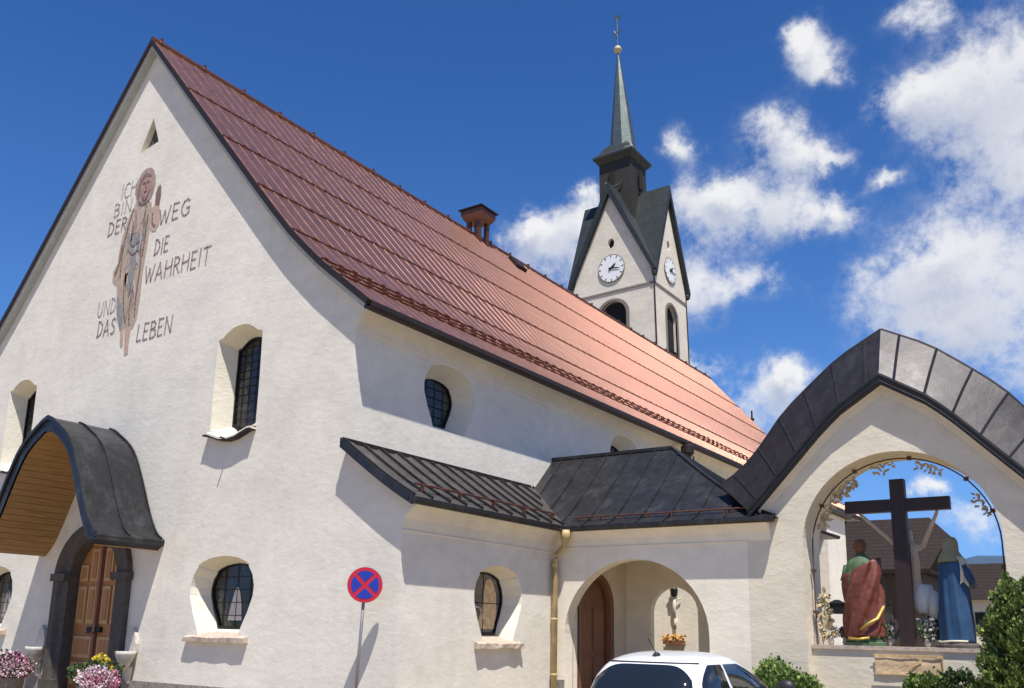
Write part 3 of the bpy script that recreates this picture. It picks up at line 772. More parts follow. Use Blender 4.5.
# ---- mural and lettering on the facade
mural_root = None
def flatpoly(name, pts, mat, parent, y0_, y1_=0.0):
    b_ = MB(); b_.poly([(x, y0_, z) for x, z in pts], (0, (y1_-y0_), 0)); return b_.build(name, mat, parent)
robe = [(-.18,12.45),(-.38,12.2),(-.51,11.96),(-.62,11.7),(-.70,11.43),(-.76,11.0),(-.74,10.82),(-.90,10.65),(-.90,10.34),(-.76,10.2),(-.68,10.2),(-.60,9.9),(-.57,9.56),(-.45,9.2),(-.30,8.88),(-.09,8.90),(.11,8.83),(.26,8.87),(.38,9.12),(.42,9.55),(.42,10.33),(.46,10.73),(.51,11.42),(.51,12.05),(.45,12.25),(.15,12.30)]
mural_o = flatpoly('painted_figure', robe, M['m_robe'], church, -.006)
flatpoly('halo', [(-.24,13.02),(-.12,13.2),(.05,13.28),(.25,13.27),(.42,13.15),(.52,12.95),(.55,12.75),(.50,12.5),(.41,12.33),(.14,12.32),(-.18,12.40),(-.28,12.6),(-.30,12.81)], M['m_halo'], mural_o, -.010)
flatpoly('painted_face', [(-.10,12.9),(.0,13.02),(.16,13.06),(.30,12.97),(.37,12.77),(.31,12.58),(.18,12.46),(.04,12.5),(-.10,12.7)], M['m_face'], mural_o, -.014)
flatpoly('painted_hair', [(-.14,12.9),(.0,13.1),(.18,13.14),(.34,13.02),(.30,12.99),(.16,13.04),(.02,12.99),(-.08,12.86),(-.10,12.6),(-.14,12.45),(-.2,12.6)], M['m_dark'], mural_o, -.018)
flatpoly('painted_hand', [(.63,12.11),(.61,12.42),(.68,12.60),(.78,12.64),(.82,12.55),(.84,12.32),(.81,12.03)], M['m_dark'], mural_o, -.010)
flatpoly('painted_arm', [(.50,11.5),(.51,12.05),(.64,12.12),(.83,12.03),(.90,11.78),(.90,11.54),(.78,11.36),(.62,11.38)], M['m_rose'], mural_o, -.010)
flatpoly('painted_sash', [(-.46,11.66),(-.33,11.52),(-.2,11.46),(-.05,11.5),(.12,11.48),(.2,11.25),(.25,11.07),(.14,10.8),(.05,10.48),(.07,9.95),(.0,9.85),(-.12,9.82),(-.2,10.0),(-.30,10.35),(-.38,10.6),(-.38,10.92),(-.43,11.33)], M['m_blue'], mural_o, -.011)
flatpoly('painted_shoulder', [(-.37,12.1),(-.1,12.14),(.14,12.04),(.14,11.8),(.11,11.60),(-.05,11.52),(-.21,11.53),(-.48,11.77)], M['m_rose'], mural_o, -.012)
flatpoly('painted_hem', [(-.61,9.92),(-.45,9.78),(-.30,9.5),(-.22,9.23),(-.22,8.90),(-.30,8.92),(-.45,9.2),(-.55,9.5)], M['m_blue'], mural_o, -.013)
for pts in ([(-.27,8.9),(-.13,8.92),(-.09,8.49),(-.15,8.42),(-.24,8.54)], [(-.09,8.92),(.17,8.9),(.15,8.46),(.17,8.22),(.01,8.18),(-.04,8.52)]):
    flatpoly('painted_foot', pts, M['m_rose'], mural_o, -.010)
mb = MB()
def stroke(mb, pts, wd, y0_=-.016, y1_=-.001):
    for a, b in zip(pts, pts[1:]):
        a, b = Vector((a[0], 0, a[1])), Vector((b[0], 0, b[1])); d = (b-a)
        if d.length < 1e-4: continue
        s_ = Vector((d.z, 0, -d.x)).normalized()*wd/2; e = d.normalized()*wd*.25
        c = (a+b)/2; c.y = (y0_+y1_)/2
        mb.obox(c, d/2+e, s_, (0, (y1_-y0_)/2, 0))
for pts in ([(-.30,12.2),(-.5,11.6),(-.58,11.0),(-.55,10.4)], [(.30,12.2),(.22,11.9),(.28,11.5),(.22,11.0),(.30,10.5),(.24,9.8),(.28,9.2)], [(-.35,10.3),(-.28,9.6),(-.1,9.1)], [(.1,10.0),(.0,9.5),(.08,9.0)], [(-.1,12.35),(.1,12.25),(.35,12.3)], [(-.3,11.3),(-.1,11.12),(.12,11.25)], [(-.3,11.05),(-.1,10.9),(.12,11.0)], [(.38,11.9),(.36,11.3),(.32,10.8)], [(-.62,11.3),(-.66,10.8),(-.8,10.5)], [(.58,11.9),(.6,11.6),(.74,11.5)]):
    mb = MB(); stroke(mb, smoothpts(pts, 1), .035, -.022); mb.build('fold_line', M['m_dark'], mural_o)
def patch_poly(pts, mat): flatpoly('painted_fold', pts, mat, mural_o, -.017)
rnd = random.Random(3)
for q in range(26):
    z = rnd.uniform(9.0, 12.1); wl = interp([8.9, 9.5, 10.3, 11, 11.9, 12.3], [-.25, -.5, -.7, -.68, -.42, -.2], z); wr = interp([8.9, 9.5, 10.3, 11, 11.9, 12.3], [.2, .36, .36, .4, .44, .35], z)
    x = rnd.uniform(wl+.08, wr-.1); L_ = rnd.uniform(.25, .75); ww = rnd.uniform(.025, .07); lean_ = rnd.uniform(-.10, .16)
    if z+L_ > 12.3: L_ = 12.3-z
    patch_poly([(x, z), (x+ww, z+L_*.3), (x+ww+lean_*.5, z+L_*.7), (x+lean_, z+L_), (x+lean_*.5-ww*.4, z+L_*.6), (x-ww*.4, z+L_*.2)], rnd.choice([M['m_dark'], M['m_blue'], M['m_rose'], M['m_rose'], M['m_halo'], M['letter2']]))
for pts in ([(.02,12.86),(.08,12.88),(.12,12.86)], [(.19,12.86),(.25,12.88),(.29,12.85)], [(.15,12.85),(.155,12.72),(.19,12.71)], [(.10,12.62),(.16,12.60),(.22,12.62)], [(.0,12.6),(.08,12.42),(.18,12.36),(.28,12.46),(.33,12.62)]):
    mb = MB(); stroke(mb, pts, .020, -.026); mb.build('face_line', M['m_dark'], mural_o)
GL = {
'I': (.22, [[(.1,0),(.12,1)]]), 'C': (.75, [[(.72,.88),(.5,1),(.22,.9),(.05,.6),(.06,.3),(.25,.05),(.5,0),(.72,.12)]]),
'H': (.78, [[(.05,0),(.08,1)],[(.72,0),(.74,1)],[(.06,.5),(.73,.56)]]),
'B': (.68, [[(.06,0),(.06,1),(.4,.98),(.58,.82),(.5,.6),(.07,.52)],[(.3,.54),(.6,.42),(.66,.2),(.48,.03),(.06,0)]]),
'N': (.82, [[(.05,0),(.08,1),(.72,.02),(.76,1)]]), 'D': (.72, [[(.06,0),(.07,1)],[(.0,1),(.35,.96),(.62,.75),(.68,.42),(.5,.12),(.0,0)]]),
'E': (.60, [[(.56,.98),(.07,1),(.05,0),(.56,.02)],[(.06,.52),(.46,.54)]]),
'R': (.66, [[(.05,0),(.07,1),(.4,.97),(.58,.8),(.48,.58),(.07,.5)],[(.25,.52),(.64,0)]]),
'W': (1.05, [[(0,1),(.28,0),(.52,.8),(.76,0),(1.04,1)]]),
'G': (.80, [[(.72,.86),(.5,1),(.22,.9),(.05,.6),(.06,.3),(.25,.05),(.5,0),(.74,.15),(.74,.46),(.48,.46)]]),
'A': (.80, [[(0,0),(.38,1),(.76,0)],[(.14,.32),(.64,.34)]]), 'T': (.72, [[(.36,0),(.37,1)],[(0,.98),(.74,1)]]),
'U': (.76, [[(.04,1),(.05,.3),(.22,.02),(.5,.02),(.68,.3),(.70,1)]]),
'S': (.62, [[(.56,.88),(.36,1),(.12,.9),(.08,.68),(.3,.54),(.52,.4),(.54,.16),(.32,0),(.04,.1)]]),
'L': (.56, [[(.08,1),(.05,0),(.54,.02)]])}
def word(txt, x0, x1, z0, h, mat, wd=.040):
    tot = sum(GL[c][0] for c in txt)+.22*(len(txt)-1); k = (x1-x0)/tot; mb = MB(); x = x0
    for c in txt:
        jz = random.uniform(-.012, .012); sl_ = .05
        for s_ in GL[c][1]: stroke(mb, [(x+p[0]*k+p[1]*sl_*h, z0+jz+p[1]*h) for p in s_], wd, -.010)
        x += (GL[c][0]+.22)*k
    mb.build('lettering', mat, church)
word('ICH', -.95, -.30, 12.68, .42, M['letter2'], .04); word('BIN', -1.20, -.42, 12.23, .36, M['letter2'], .042); word('DER', -1.37, -.56, 11.71, .38, M['letter'], .042)
word('WEG', .86, 2.10, 11.49, .43, M['letter']); word('DIE', .82, 1.38, 10.68, .41, M['letter']); word('WAHRHEIT', .52, 3.06, 9.99, .44, M['letter'])
word('UND', -1.41, -.62, 9.46, .40, M['letter2'], .04); word('DAS', -1.32, -.54, 8.88, .42, M['letter']); word('LEBEN', .46, 1.86, 8.48, .43, M['letter'])

# ------------------------------------------------------------------ bell tower
TXc, TYc, TW, TD = -7.6, 43.1, 3.15, 2.62
tower = thing('bell_tower', 'cream bell tower with four steep gables, clocks and slim pointed spire', 'tower', (TXc, TYc, 0), (0, R(-1.5), 0))
tower.location.x += .65
ZE, ZA = 25.6, 32.1
def tframe(face):
    return {0: lambda u, v, w_: (u, -TD+w_, v), 1: lambda u, v, w_: (TW-w_, u, v), 2: lambda u, v, w_: (-u, TD-w_, v), 3: lambda u, v, w_: (-TW+w_, -u, v)}[face]
mb = MB(); inner = []
for f_ in range(4):
    hw = TW if f_ % 2 == 0 else TD
    fr = tframe(f_)
    oc = arch_outline(0, 19.4, 23.0, 1.02 if f_ % 2 == 0 else .85, 16)
    rd = [(.25*math.cos(2*PI*k/14), 28.35+.36*math.sin(2*PI*k/14)) for k in range(14)]
    filled(mb, fr, [(-hw, 0), (hw, 0), (hw, ZE), (0, ZA), (-hw, ZE)], [oc, rd])
    for o_, d in ((oc, .3), (rd, .3)): mb.loft([[fr(u, v, 0) for u, v in o_], [fr(u, v, d) for u, v in o_]], True, False)
    inner.append((fr, oc, rd))
mb.build('tower_wall', M['towerwall'], tower)
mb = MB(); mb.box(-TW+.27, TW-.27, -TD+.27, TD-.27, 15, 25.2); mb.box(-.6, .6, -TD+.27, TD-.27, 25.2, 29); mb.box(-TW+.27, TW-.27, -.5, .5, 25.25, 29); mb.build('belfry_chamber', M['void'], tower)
mb = MB()
for s_ in (-1, 1):
    mb.box(-TW-.02, TW+.02, s_*TD-.06, s_*TD+.06, 24.66, 24.80); mb.box(s_*TW-.06, s_*TW+.06, -TD-.02, TD+.02, 24.66, 24.80)
mb.build('string_course', M['stone'], tower)
for fr, oc, rd in inner:
    r_out = shrink(oc, 0, 21.4, 1.22, 1.07)
    mb = MB(); mb.loft([[fr(u, v, .0) for u, v in r_out], [fr(u, v, -.06) for u, v in r_out], [fr(u, v, -.06) for u, v in oc], [fr(u, v, .1) for u, v in oc]], True, False)
    bw = mb.build('belfry_window', M['stone'], tower)
    mb = MB()
    for k in range(3):
        z = 19.5+k*.42; a = fr(-.84, z, .22); b = fr(.84, z, .22); c_ = fr(.84, z+.3, .08); d_ = fr(-.84, z+.3, .08); mb.add([a, b, c_, d_], [(0,1,2,3)])
    mb.build('louvre', M['lantern'], bw)
    cz = 26.45
    mb = MB(); RR = 1.0 if abs(fr(1, 0, 0)[0]-fr(0, 0, 0)[0]) > .5 else .92
    mb.loft([[fr(RR*q*math.cos(2*PI*k/36), cz+RR*q*math.sin(2*PI*k/36), dd_) for k in range(36)] for q, dd_ in ((1.0, 0), (1.0, -.07), (.97, -.09), (.01, -.09))], True, False)
    ck = mb.build('clock', M['clockface'], tower)
    mb = MB()
    for k in range(12):
        a = 2*PI*k/12; rr0, rr1 = .80*RR, .95*RR
        wd = .032
        p = [(rr0, -wd), (rr1, -wd), (rr1, wd), (rr0, wd)]
        pts = [fr(r_*math.cos(a)-t_*math.sin(a), cz+r_*math.sin(a)+t_*math.cos(a), -.095) for r_, t_ in p]
        q2 = [fr(r_*math.cos(a)-t_*math.sin(a), cz+r_*math.sin(a)+t_*math.cos(a), -.105) for r_, t_ in p]
        mb = MB(); mb.add(pts+q2, [(4,5,6,7)]); mb.build('hour_mark', M['black'], ck)
    mb = MB()
    for ang, ln, wd in ((R(90-50), .50, .055), (R(90-100), .72, .04)):
        pts = [(-.2, -wd), (ln*.6, -wd*1.1), (ln, 0), (ln*.6, wd*1.1), (-.2, wd)]
        pp = [fr(a_*math.cos(ang)-b_*math.sin(ang), cz+a_*math.sin(ang)+b_*math.cos(ang), -.12) for a_, b_ in pts]
        qq = [fr(a_*math.cos(ang)-b_*math.sin(ang), cz+a_*math.sin(ang)+b_*math.cos(ang), -.14) for a_, b_ in pts]
        mb.add(pp+qq, [(0,1,2,3,4), (5,6,7,8,9)]+[(i, (i+1)%5, 5+(i+1)%5, 5+i) for i in range(5)])
    mb.build('clock_hand', M['black'], ck)
    mb = MB(); mb.tube([fr(RR*math.cos(2*PI*k/36), cz+RR*math.sin(2*PI*k/36), -.06) for k in range(37)], .04, 6, False); mb.build('clock_rim', M['stone'], ck)
# gable roofs: two crossing steep roofs
mb = MB(); OV = .32
def gable_side(mb, face, sgn):
    hw, dp = (TW, TD) if face % 2 == 0 else (TD, TW)
    f2 = tframe(face); k = (ZA-ZE)/hw; ZT = ZA+.85; a = .26
    xo = hw+a; zc = ZE-a*k+.62
    F = lambda u, w_, v: f2(sgn*u, v, w_)
    topq = [F(0, -OV, ZT), F(xo, -OV, zc), F(xo, -a*0, zc), F(0, dp, ZT)]
    bot = [F(0, -OV, ZA-.05), F(xo-.14, -OV, zc-.30), F(xo-.14, 0, zc-.30), F(0, dp, ZA-.05)]
    mb.add(topq+bot, [(0,1,2,3), (7,6,5,4), (0,4,5,1), (1,5,6,2), (2,6,7,3), (3,7,4,0)])
for f_ in range(4):
    for sg_ in (1, -1): gable_side(mb, f_, sg_)
troof = mb.build('roof', M['slate'], tower)
mb = MB()
for (sx, sy) in ((1,-1), (1,1), (-1,-1), (-1,1)): mb.tube([(sx*(TW+.03), sy*(TD+.03), 0), (sx*(TW+.03), sy*(TD+.03), ZE)], .05, 6)
mb.build('corner_rod', M['gutter'], tower)
mb = MB()
for (sx, sy) in ((1,-1), (1,1), (-1,-1), (-1,1)): mb.lathe((sx*(TW+.12), sy*(TD+.12), ZE-.50), [(.05, 0), (.18, .12), (.2, .3), (.08, .45)], 8)
mb.build('roof_knob', M['slate'], troof)
# lantern
sq = lambda h, z, ox=-.22: [(ox-h, -h, z), (ox+h, -h, z), (ox+h, h, z), (ox-h, h, z)]
mb = MB(); mb.loft([sq(1.30, 27.5), sq(1.30, 31.6), sq(1.26, 35.7)]); lan = mb.build('lantern', M['lantern'], tower)
mb = MB(); mb.loft([sq(1.30, 35.4), sq(1.56, 35.75), sq(1.62, 35.80), sq(1.62, 35.95), sq(1.25, 36.35), sq(1.0, 36.8), sq(.6, 37.3)]); mb.build('lantern_cap', M['slate'], tower)
mb = MB()
for a in (0, 1):
    for s_ in (-.35, .35):
        pass
mb.box(-.55-.12, -.15-.12, -1.40, -1.33, 33.2, 34.6); mb.box(1.31-.12, 1.40-.12, -.25, .25, 33.2, 34.7); mb.build('lantern_opening', M['void'], lan)
mb = MB(); mb.tube([(-.85, -1.45, 33.5), (-.45, -1.62, 33.2), (.1, -1.5, 33.3), (.45, -1.42, 33.6)], .06, 6); mb.lathe((-.85, -1.52, 33.45), [(.02, 0), (.16, .1), (.16, .25), (.02, .34)], 10); mb.build('lantern_bracket', M['spire'], lan)
SX = -.10
mb = MB(); pr = [(1.2, 36.25), (1.0, 36.9), (.90, 37.8), (.66, 40.0), (.42, 42.2), (.17, 44.2), (.05, 45.3)]
mb.loft([[(SX-.02*(z-36)+r_*math.cos(2*PI*(k+.5)/8), r_*math.sin(2*PI*(k+.5)/8), z) for k in range(8)] for r_, z in pr]); sp = mb.build('spire', M['spire'], tower)
mb = MB(); tx = SX-.19
mb.lathe((tx, 0, 45.15), [(.03, 0), (.2, .08), (.31, .28), (.31, .36), (.2, .56), (.03, .64)], 14); mb.build('spire_ball', M['gold'], sp, True)
mb = MB(); mb.tube([(tx, 0, 45.3), (tx, 0, 48.2)], .045, 6); mb.tube([(tx-.42, 0, 46.9), (tx+.42, 0, 46.95)], .04, 6); mb.tube([(tx, -.3, 46.5), (tx, .3, 46.5)], .03, 6)
mb.tube([(tx-.25, 0, 47.2), (tx, 0, 46.7), (tx+.25, 0, 47.2)], .03, 6)
mb.poly([(tx-.32, -.02, 48.3), (tx-.1, -.02, 48.05), (tx+.2, -.02, 48.1), (tx+.40, -.02, 48.45), (tx+.12, -.02, 48.3), (tx+.05, -.02, 48.6), (tx-.1, -.02, 48.35)], (0, .04, 0))
mb.build('weather_vane', M['spire'], sp)

# apse finial behind the roof end
ap = thing('apse_roof', 'low dark apse roof with thin rod and ball behind the copper gable end', 'roof', (.7, 44, 0))
mb = MB(); mb.loft([[(5.5*q*math.cos(2*PI*k/8), 4*q*math.sin(2*PI*k/8), z) for k in range(8)] for q, z in ((1, 0), (1, 8), (1.1, 8), (.02, 14.9))]); mb.build('apse_wall', M['darkp'], ap)
mb = MB(); mb.tube([(0, 0, 14.7), (0, 0, 16.0)], .06, 6); mb.lathe((0, 0, 15.25), [(.02, 0), (.16, .12), (.16, .2), (.02, .32)], 8); mb.build('finial', M['black'], ap)

# ------------------------------------------------------------------ shrine wall with big arch
SCX = 16.80
shr = thing('shrine_wall', 'cream wall pierced by a round arch under a curved black metal coping', 'wall', (0, 0, 0))
Bh = [(-2.66, 4.05), (-2.45, 4.26), (-1.96, 4.78), (-1.58, 5.19), (-1.15, 5.66), (-.77, 6.00), (0, 6.50)]
Rh = [(-3.45, 4.78), (-3.05, 5.02), (-2.72, 5.32), (-2.42, 5.68), (-2.1, 6.13), (-1.62, 6.58), (-.85, 7.22), (0, 7.68)]
Bh = resample([Bh[0]]+smoothpts(Bh[1:-1], 2)+[Bh[-1]], 13); Rh = resample([Rh[0]]+smoothpts(Rh[1:-1], 2)+[Rh[-1]], 13)
full = lambda L_, c: [(c+x, z) for x, z in L_]+[(c-x, z) for x, z in reversed(L_[:-1])]
Bf = full(Bh, 16.72); Rf = full(Rh, 16.66)
YF, YB = 5.31, 6.41
FS = lambda u, v, w_: (u, YF+w_, v)
so_ = arch_outline(SCX, 0.0, 3.36, 1.73, 30)
topl = [(x, z-.02) for x, z in Bf]
topl = [p for p in topl if 13.98 < p[0] < 19.5]
body = [(13.97, 0), (so_[-1][0], 0)]+list(reversed(so_))[1:-1]+[(so_[0][0], 0), (19.5, 0), (19.5, topl[-1][1])]+list(reversed(topl))+[(13.97, topl[0][1])]
mb = MB(); filled(mb, FS, body, []); filled(mb, FS, body, [], YB-YF)
mb.loft([[FS(u, v, 0) for u, v in so_], [FS(u, v, YB-YF) for u, v in so_]], False, False)
mb.add([(19.5, YF, 0), (19.5, YB, 0), (19.5, YB, topl[-1][1]), (19.5, YF, topl[-1][1])], [(0,1,2,3)])
mb.add([(13.97, YF+.01, 3.9), (13.97, YB, 3.9), (13.97, YB, topl[0][1]), (13.97, YF+.01, topl[0][1])], [(0,1,2,3)])
mb.box(SCX-1.73, SCX+1.73, YF+.28, YB, 0, 1.44)
mb.build('wall', M['cream'], shr)
# cream moulding under the coping
mb = MB(); mo = [(x, z) for x, z in Bf if 13.95 < x < 19.55]
mb.loft([[(x, YF-.003, z-.30), (x, YF-.05, z-.16), (x, YF-.17, z-.04), (x, YF+.02, z-.02)] for x, z in mo], False, False); mb.build('cove_moulding', M['cream'], shr)
# coping
mb = MB(); YFo, YR, YBo = YF-.205, 5.86, YB+.205
rings = []
for (bx, bz), (rx, rz) in zip(Bf, Rf):
    mx_, mz_ = (bx+rx)/2, (bz+rz)/2
    rings.append([(bx, YFo+.14, bz-.05), (bx, YFo, bz-.06), (bx, YFo, bz+.06), (mx_, (YFo+YR)/2, mz_+.05), (rx, YR, rz), (mx_, (YBo+YR)/2, mz_+.05), (bx, YBo, bz+.06), (bx, YBo, bz-.06), (bx, YBo-.14, bz-.05)])
mb.loft(rings); cop = mb.build('coping', M['coping'], shr)
mb = MB()
mb.loft([[(r_[1][0], YFo-.012, r_[1][2]-.07), (r_[1][0], YFo-.012, r_[1][2]+.13), (r_[1][0], YFo+.12, r_[1][2]+.12), (r_[1][0], YFo+.12, r_[1][2]-.07)] for r_ in rings])
mb.build('coping_lip_shade', M['black'], cop)  # black strip: front lip plus soffit shade put into its colour
mb = MB()
fine = [tuple(tuple(lerp(p, q, f) for p, q in zip(a, b)) for a, b in zip(rings[i], rings[min(i+1, len(rings)-1)])) for i, f in [(int(k/3), (k % 3)/3) for k in range(3*(len(rings)-1)+1)]]
for k in range(3, len(fine)-1, 6):
    r_ = fine[k]
    for a, b in ((2, 3), (3, 4), (4, 5), (5, 6)):
        rib(r_[a], r_[b], .022, .016, (1, 0, .6))
for q in (1, 2, 4):
    for a, b in zip(rings, rings[1:]): rib(a[q], b[q], .012, .02, (0, -1, .3))
mb.build('coping_seam', M['coping'], cop)
# ledge, ring frame with clips, ornaments
mb = MB(); mb.box(SCX-1.72, SCX+1.72, YF+.24, YB-.05, 1.44, 1.51); mb.build('ledge', M['sill'], shr)
mb = MB(); rc = [(SCX+1.66*math.cos(PI*k/30), YF+.42, 3.36+1.66*math.sin(PI*k/30)) for k in range(31)]
mb.tube([(SCX+1.66, YF+.42, 1.5)]+rc+[(SCX-1.66, YF+.42, 1.5)], .015, 6); ringf = mb.build('iron_frame', M['rust'], shr)
mb = MB()
for a in (20, 45, 82, 118, 150): mb.lathe((SCX+1.66*math.cos(R(a)), YF+.42, 3.33+1.66*math.sin(R(a))), [(.045, 0), (.045, .07)], 8)
for s_ in (-1, 1):
    for z in (2.1, 2.9): mb.box(SCX+s_*1.66-.04, SCX+s_*1.66+.04, YF+.38, YF+.46, z, z+.06)
mb.build('clip', M['rust'], ringf)
def leaf(mb, c, ang, ln, wd):
    c = Vector(c); u = Vector((math.cos(ang), random.uniform(-.3, .3), math.sin(ang))).normalized(); s_ = Vector((-u.z, 0, u.x)).normalized()
    mb.add([c, c+u*ln*.4+s_*wd, c+u*ln*.75+s_*wd*.6+Vector((0, -.02, 0)), c+u*ln, c+u*ln*.75-s_*wd*.6, c+u*ln*.4-s_*wd+Vector((0, .02, 0))], [(0,1,2,3), (0,3,4,5)])
def ornament(a0, a1, n, k=1):
    mb = MB(); st = []
    for i in range(13):
        a = R(lerp(a0, a1, i/12)); rr = 1.58+.03*math.sin(i*1.7); st.append((SCX+rr*math.cos(a), YF+.46, 3.36+rr*math.sin(a)))
    mb.tube(st, [.03-.0015*i for i in range(13)], 6)
    for i in range(n):
        a = R(lerp(a0, a1, (i+random.random())/n)); rr = random.uniform(1.46, 1.62)
        leaf(mb, (SCX+rr*math.cos(a), YF+.46+random.uniform(-.04, .04), 3.36+rr*math.sin(a)), a+random.uniform(1.8, 4.3), k*random.uniform(.10, .20), k*random.uniform(.03, .055))
    mb.build('gilded_vine', M['gold'], shr)
ornament(166, 142, 22, .7); ornament(140, 120, 34, .85); ornament(108, 92, 14, .6); ornament(78, 60, 18, .6); ornament(34, 18, 16, .6)
mb = MB()
for i in range(60):
    z = random.uniform(1.7, 2.5); leaf(mb, (SCX-1.5+random.gauss(0, .06)*(2.6-z), YF+.5+random.uniform(-.05, .05), z), random.uniform(0, 2*PI), random.uniform(.1, .2), .035)
mb.tube([(SCX-1.5, YF+.5, 1.6), (SCX-1.5, YF+.5, 2.5)], .02, 5); mb.build('gilded_spray', M['gold'], shr)
pl = MB()
rows = []
for j in range(9):
    row = []
    for i in range(25):
        u = lerp(16.22, 17.37, i/24); v = lerp(1.03, 1.36, j/8)
        row.append((u, YF+.235+.006*math.sin(i*.35+j*.7)*math.sin(j*.5-i*.22)+random.uniform(-.003, .003), v))
    rows.append(row)
pl.loft(rows, False, False); pl.box(16.24, 17.35, YF+.245, YF+.28, 1.04, 1.35)
plq = tag(pl.build('covered_plaque', M['paper']), 'plaque wrapped in crumpled brown paper below the crucifix ledge', 'plaque')
mb = MB(); mb.box(16.20, 17.39, YF+.205, YF+.215, 1.01, 1.03); mb.box(16.20, 17.39, YF+.205, YF+.215, 1.36, 1.375); mb.box(17.37, 17.385, YF+.205, YF+.215, 1.01, 1.37)
mb.obox((16.9, YF+.208, 1.2), (.13, 0, .09), (0, .003, 0), (-.008, 0, .012)); mb.build('tape', M['tape'], plq)

# ------------------------------------------------------------------ crucifix and statues
YC = YF+.66
cx_ = thing('crucifix', 'tall dark timber cross with pale carved body, seen from behind in the arch', 'crucifix', (16.74, YC, 1.51))
mb = MB(); mb.box(-.13, .13, -.10, .10, 0, 3.14); mb.box(-.98, .90, -.09, .09, 2.52, 2.76); mb.build('cross_beam', M['crosswood'], cx_)
def skin_body(name, joints, edges, mat, parent, loc=(0,0,0), lev=2):
    me = bpy.data.meshes.new(name); me.from_pydata([j[0] for j in joints], edges, []); o = bpy.data.objects.new(name, me); C.objects.link(o)
    o.parent = parent; o.location = loc
    sm = o.modifiers.new('skin', 'SKIN'); sd = o.modifiers.new('sub', 'SUBSURF'); sd.levels = lev; sd.render_levels = lev
    if not me.skin_vertices: me.attributes.new('sv', 'FLOAT', 'POINT')
    if not me.skin_vertices:
        bm = bmesh.new(); bm.from_mesh(me); bm.verts.layers.skin.verify(); bm.to_mesh(me); bm.free()
    for v, j in zip(me.skin_vertices[0].data, joints): v.radius = (j[1], j[1] if len(j) < 3 else j[2])
    me.skin_vertices[0].data[0].use_root = True
    me.materials.append(mat); me.shade_smooth()
    return o
J = [((.02,.26,1.02),.15,.11), ((.0,.25,1.30),.14,.10), ((0,.24,1.62),.18,.11), ((0,.24,1.86),.10,.08), ((0,.28,1.96),.055), ((.0,.33,2.10),.085,.10), ((.0,.35,2.22),.075,.09),
     ((-.20,.24,1.86),.065), ((-.42,.20,2.12),.045), ((-.70,.16,2.46),.034), ((-.76,.14,2.54),.03),
     ((.20,.24,1.86),.065), ((.38,.20,2.12),.045), ((.60,.16,2.44),.034), ((.66,.14,2.54),.03),
     ((.10,.27,.92),.10), ((.14,.36,.55),.065), ((.12,.24,.22),.042), ((.10,.32,.10),.035),
     ((-.06,.27,.92),.10), ((.0,.36,.56),.065), ((.03,.24,.22),.042), ((.04,.32,.08),.035)]
Ed = [(0,1),(1,2),(2,3),(3,4),(4,5),(5,6),(3,7),(7,8),(8,9),(9,10),(3,11),(11,12),(12,13),(13,14),(0,15),(15,16),(16,17),(17,18),(0,19),(19,20),(20,21),(21,22)]
J = [((j[0][0]+(.15 if j[0][2] < 1.7 else .15*(2.5-j[0][2])/.8), j[0][1], j[0][2]),)+tuple(j[1:]) for j in J]
skin_body('carved_body', J, Ed, M['flesh'], cx_)
mb = MB(); rings = []
for i, (z, rx, ry) in enumerate(((.62,.10,.10),(.72,.15,.14),(.84,.18,.16),(.98,.19,.16),(1.08,.17,.14),(1.15,.14,.12))):
    rings.append([(.26+(rx+.03*math.sin(k*1.6+i*1.3))*math.cos(2*PI*k/20), .26+(ry+.025*math.sin(k*1.9+i*1.1))*math.sin(2*PI*k/20), z) for k in range(20)])
mb.loft(rings); mb.poly([(.36,.2,1.12),(.54,.16,1.0),(.50,.16,.50),(.36,.2,.55)], (0,.06,0)); mb.build('loincloth', M['white'], cx_, True)
mb = MB(); mb.lathe((0, .33, 2.04), [(.07, 0), (.115, .06), (.12, .15), (.08, .23), (.02, .25)], 14); mb.build('hair', M['black'], cx_, True)

def robe_figure(name, label, loc, rz, H, prof, body_m, parts):
    t = thing(name, label, 'statue', loc, (0, 0, rz))
    mb = MB(); rings = []; n = 56
    for (z, rx, ry, fold) in prof:
        rings.append([((rx+fold*(math.sin(k*.9+z*2.2)+.6*math.sin(k*1.9+z*3.1)))*math.cos(2*PI*k/n), (ry+fold*(math.sin(k*.9+z*2.2)+.6*math.sin(k*1.9+z*3.1)))*math.sin(2*PI*k/n), z) for k in range(n)])
    mb.loft(rings); mb.build('robe', body_m, t, True)
    return t
def densify(prof, n=26):
    zs = [p[0] for p in prof]; o = []
    for i in range(n):
        z = lerp(zs[0], zs[-1], i/(n-1)); o.append((z,)+tuple(interp(zs, [p[q] for p in prof], z) for q in (1, 2, 3)))
    return o
P1 = densify([(.10,.30,.26,.016),(.5,.31,.26,.018),(1.0,.30,.24,.014),(1.35,.30,.22,.009),(1.55,.27,.19,.005),(1.64,.20,.15,.002),(1.70,.10,.09,0),(1.76,.07,.07,0)])
t1 = robe_figure('saint_statue', 'painted statue seen from behind in green robe and red mantle, left of the cross', (15.98, YC+.0, 1.51), R(8), 1.95, P1, M['green'], None)
mb = MB(); n = 60; rings = []
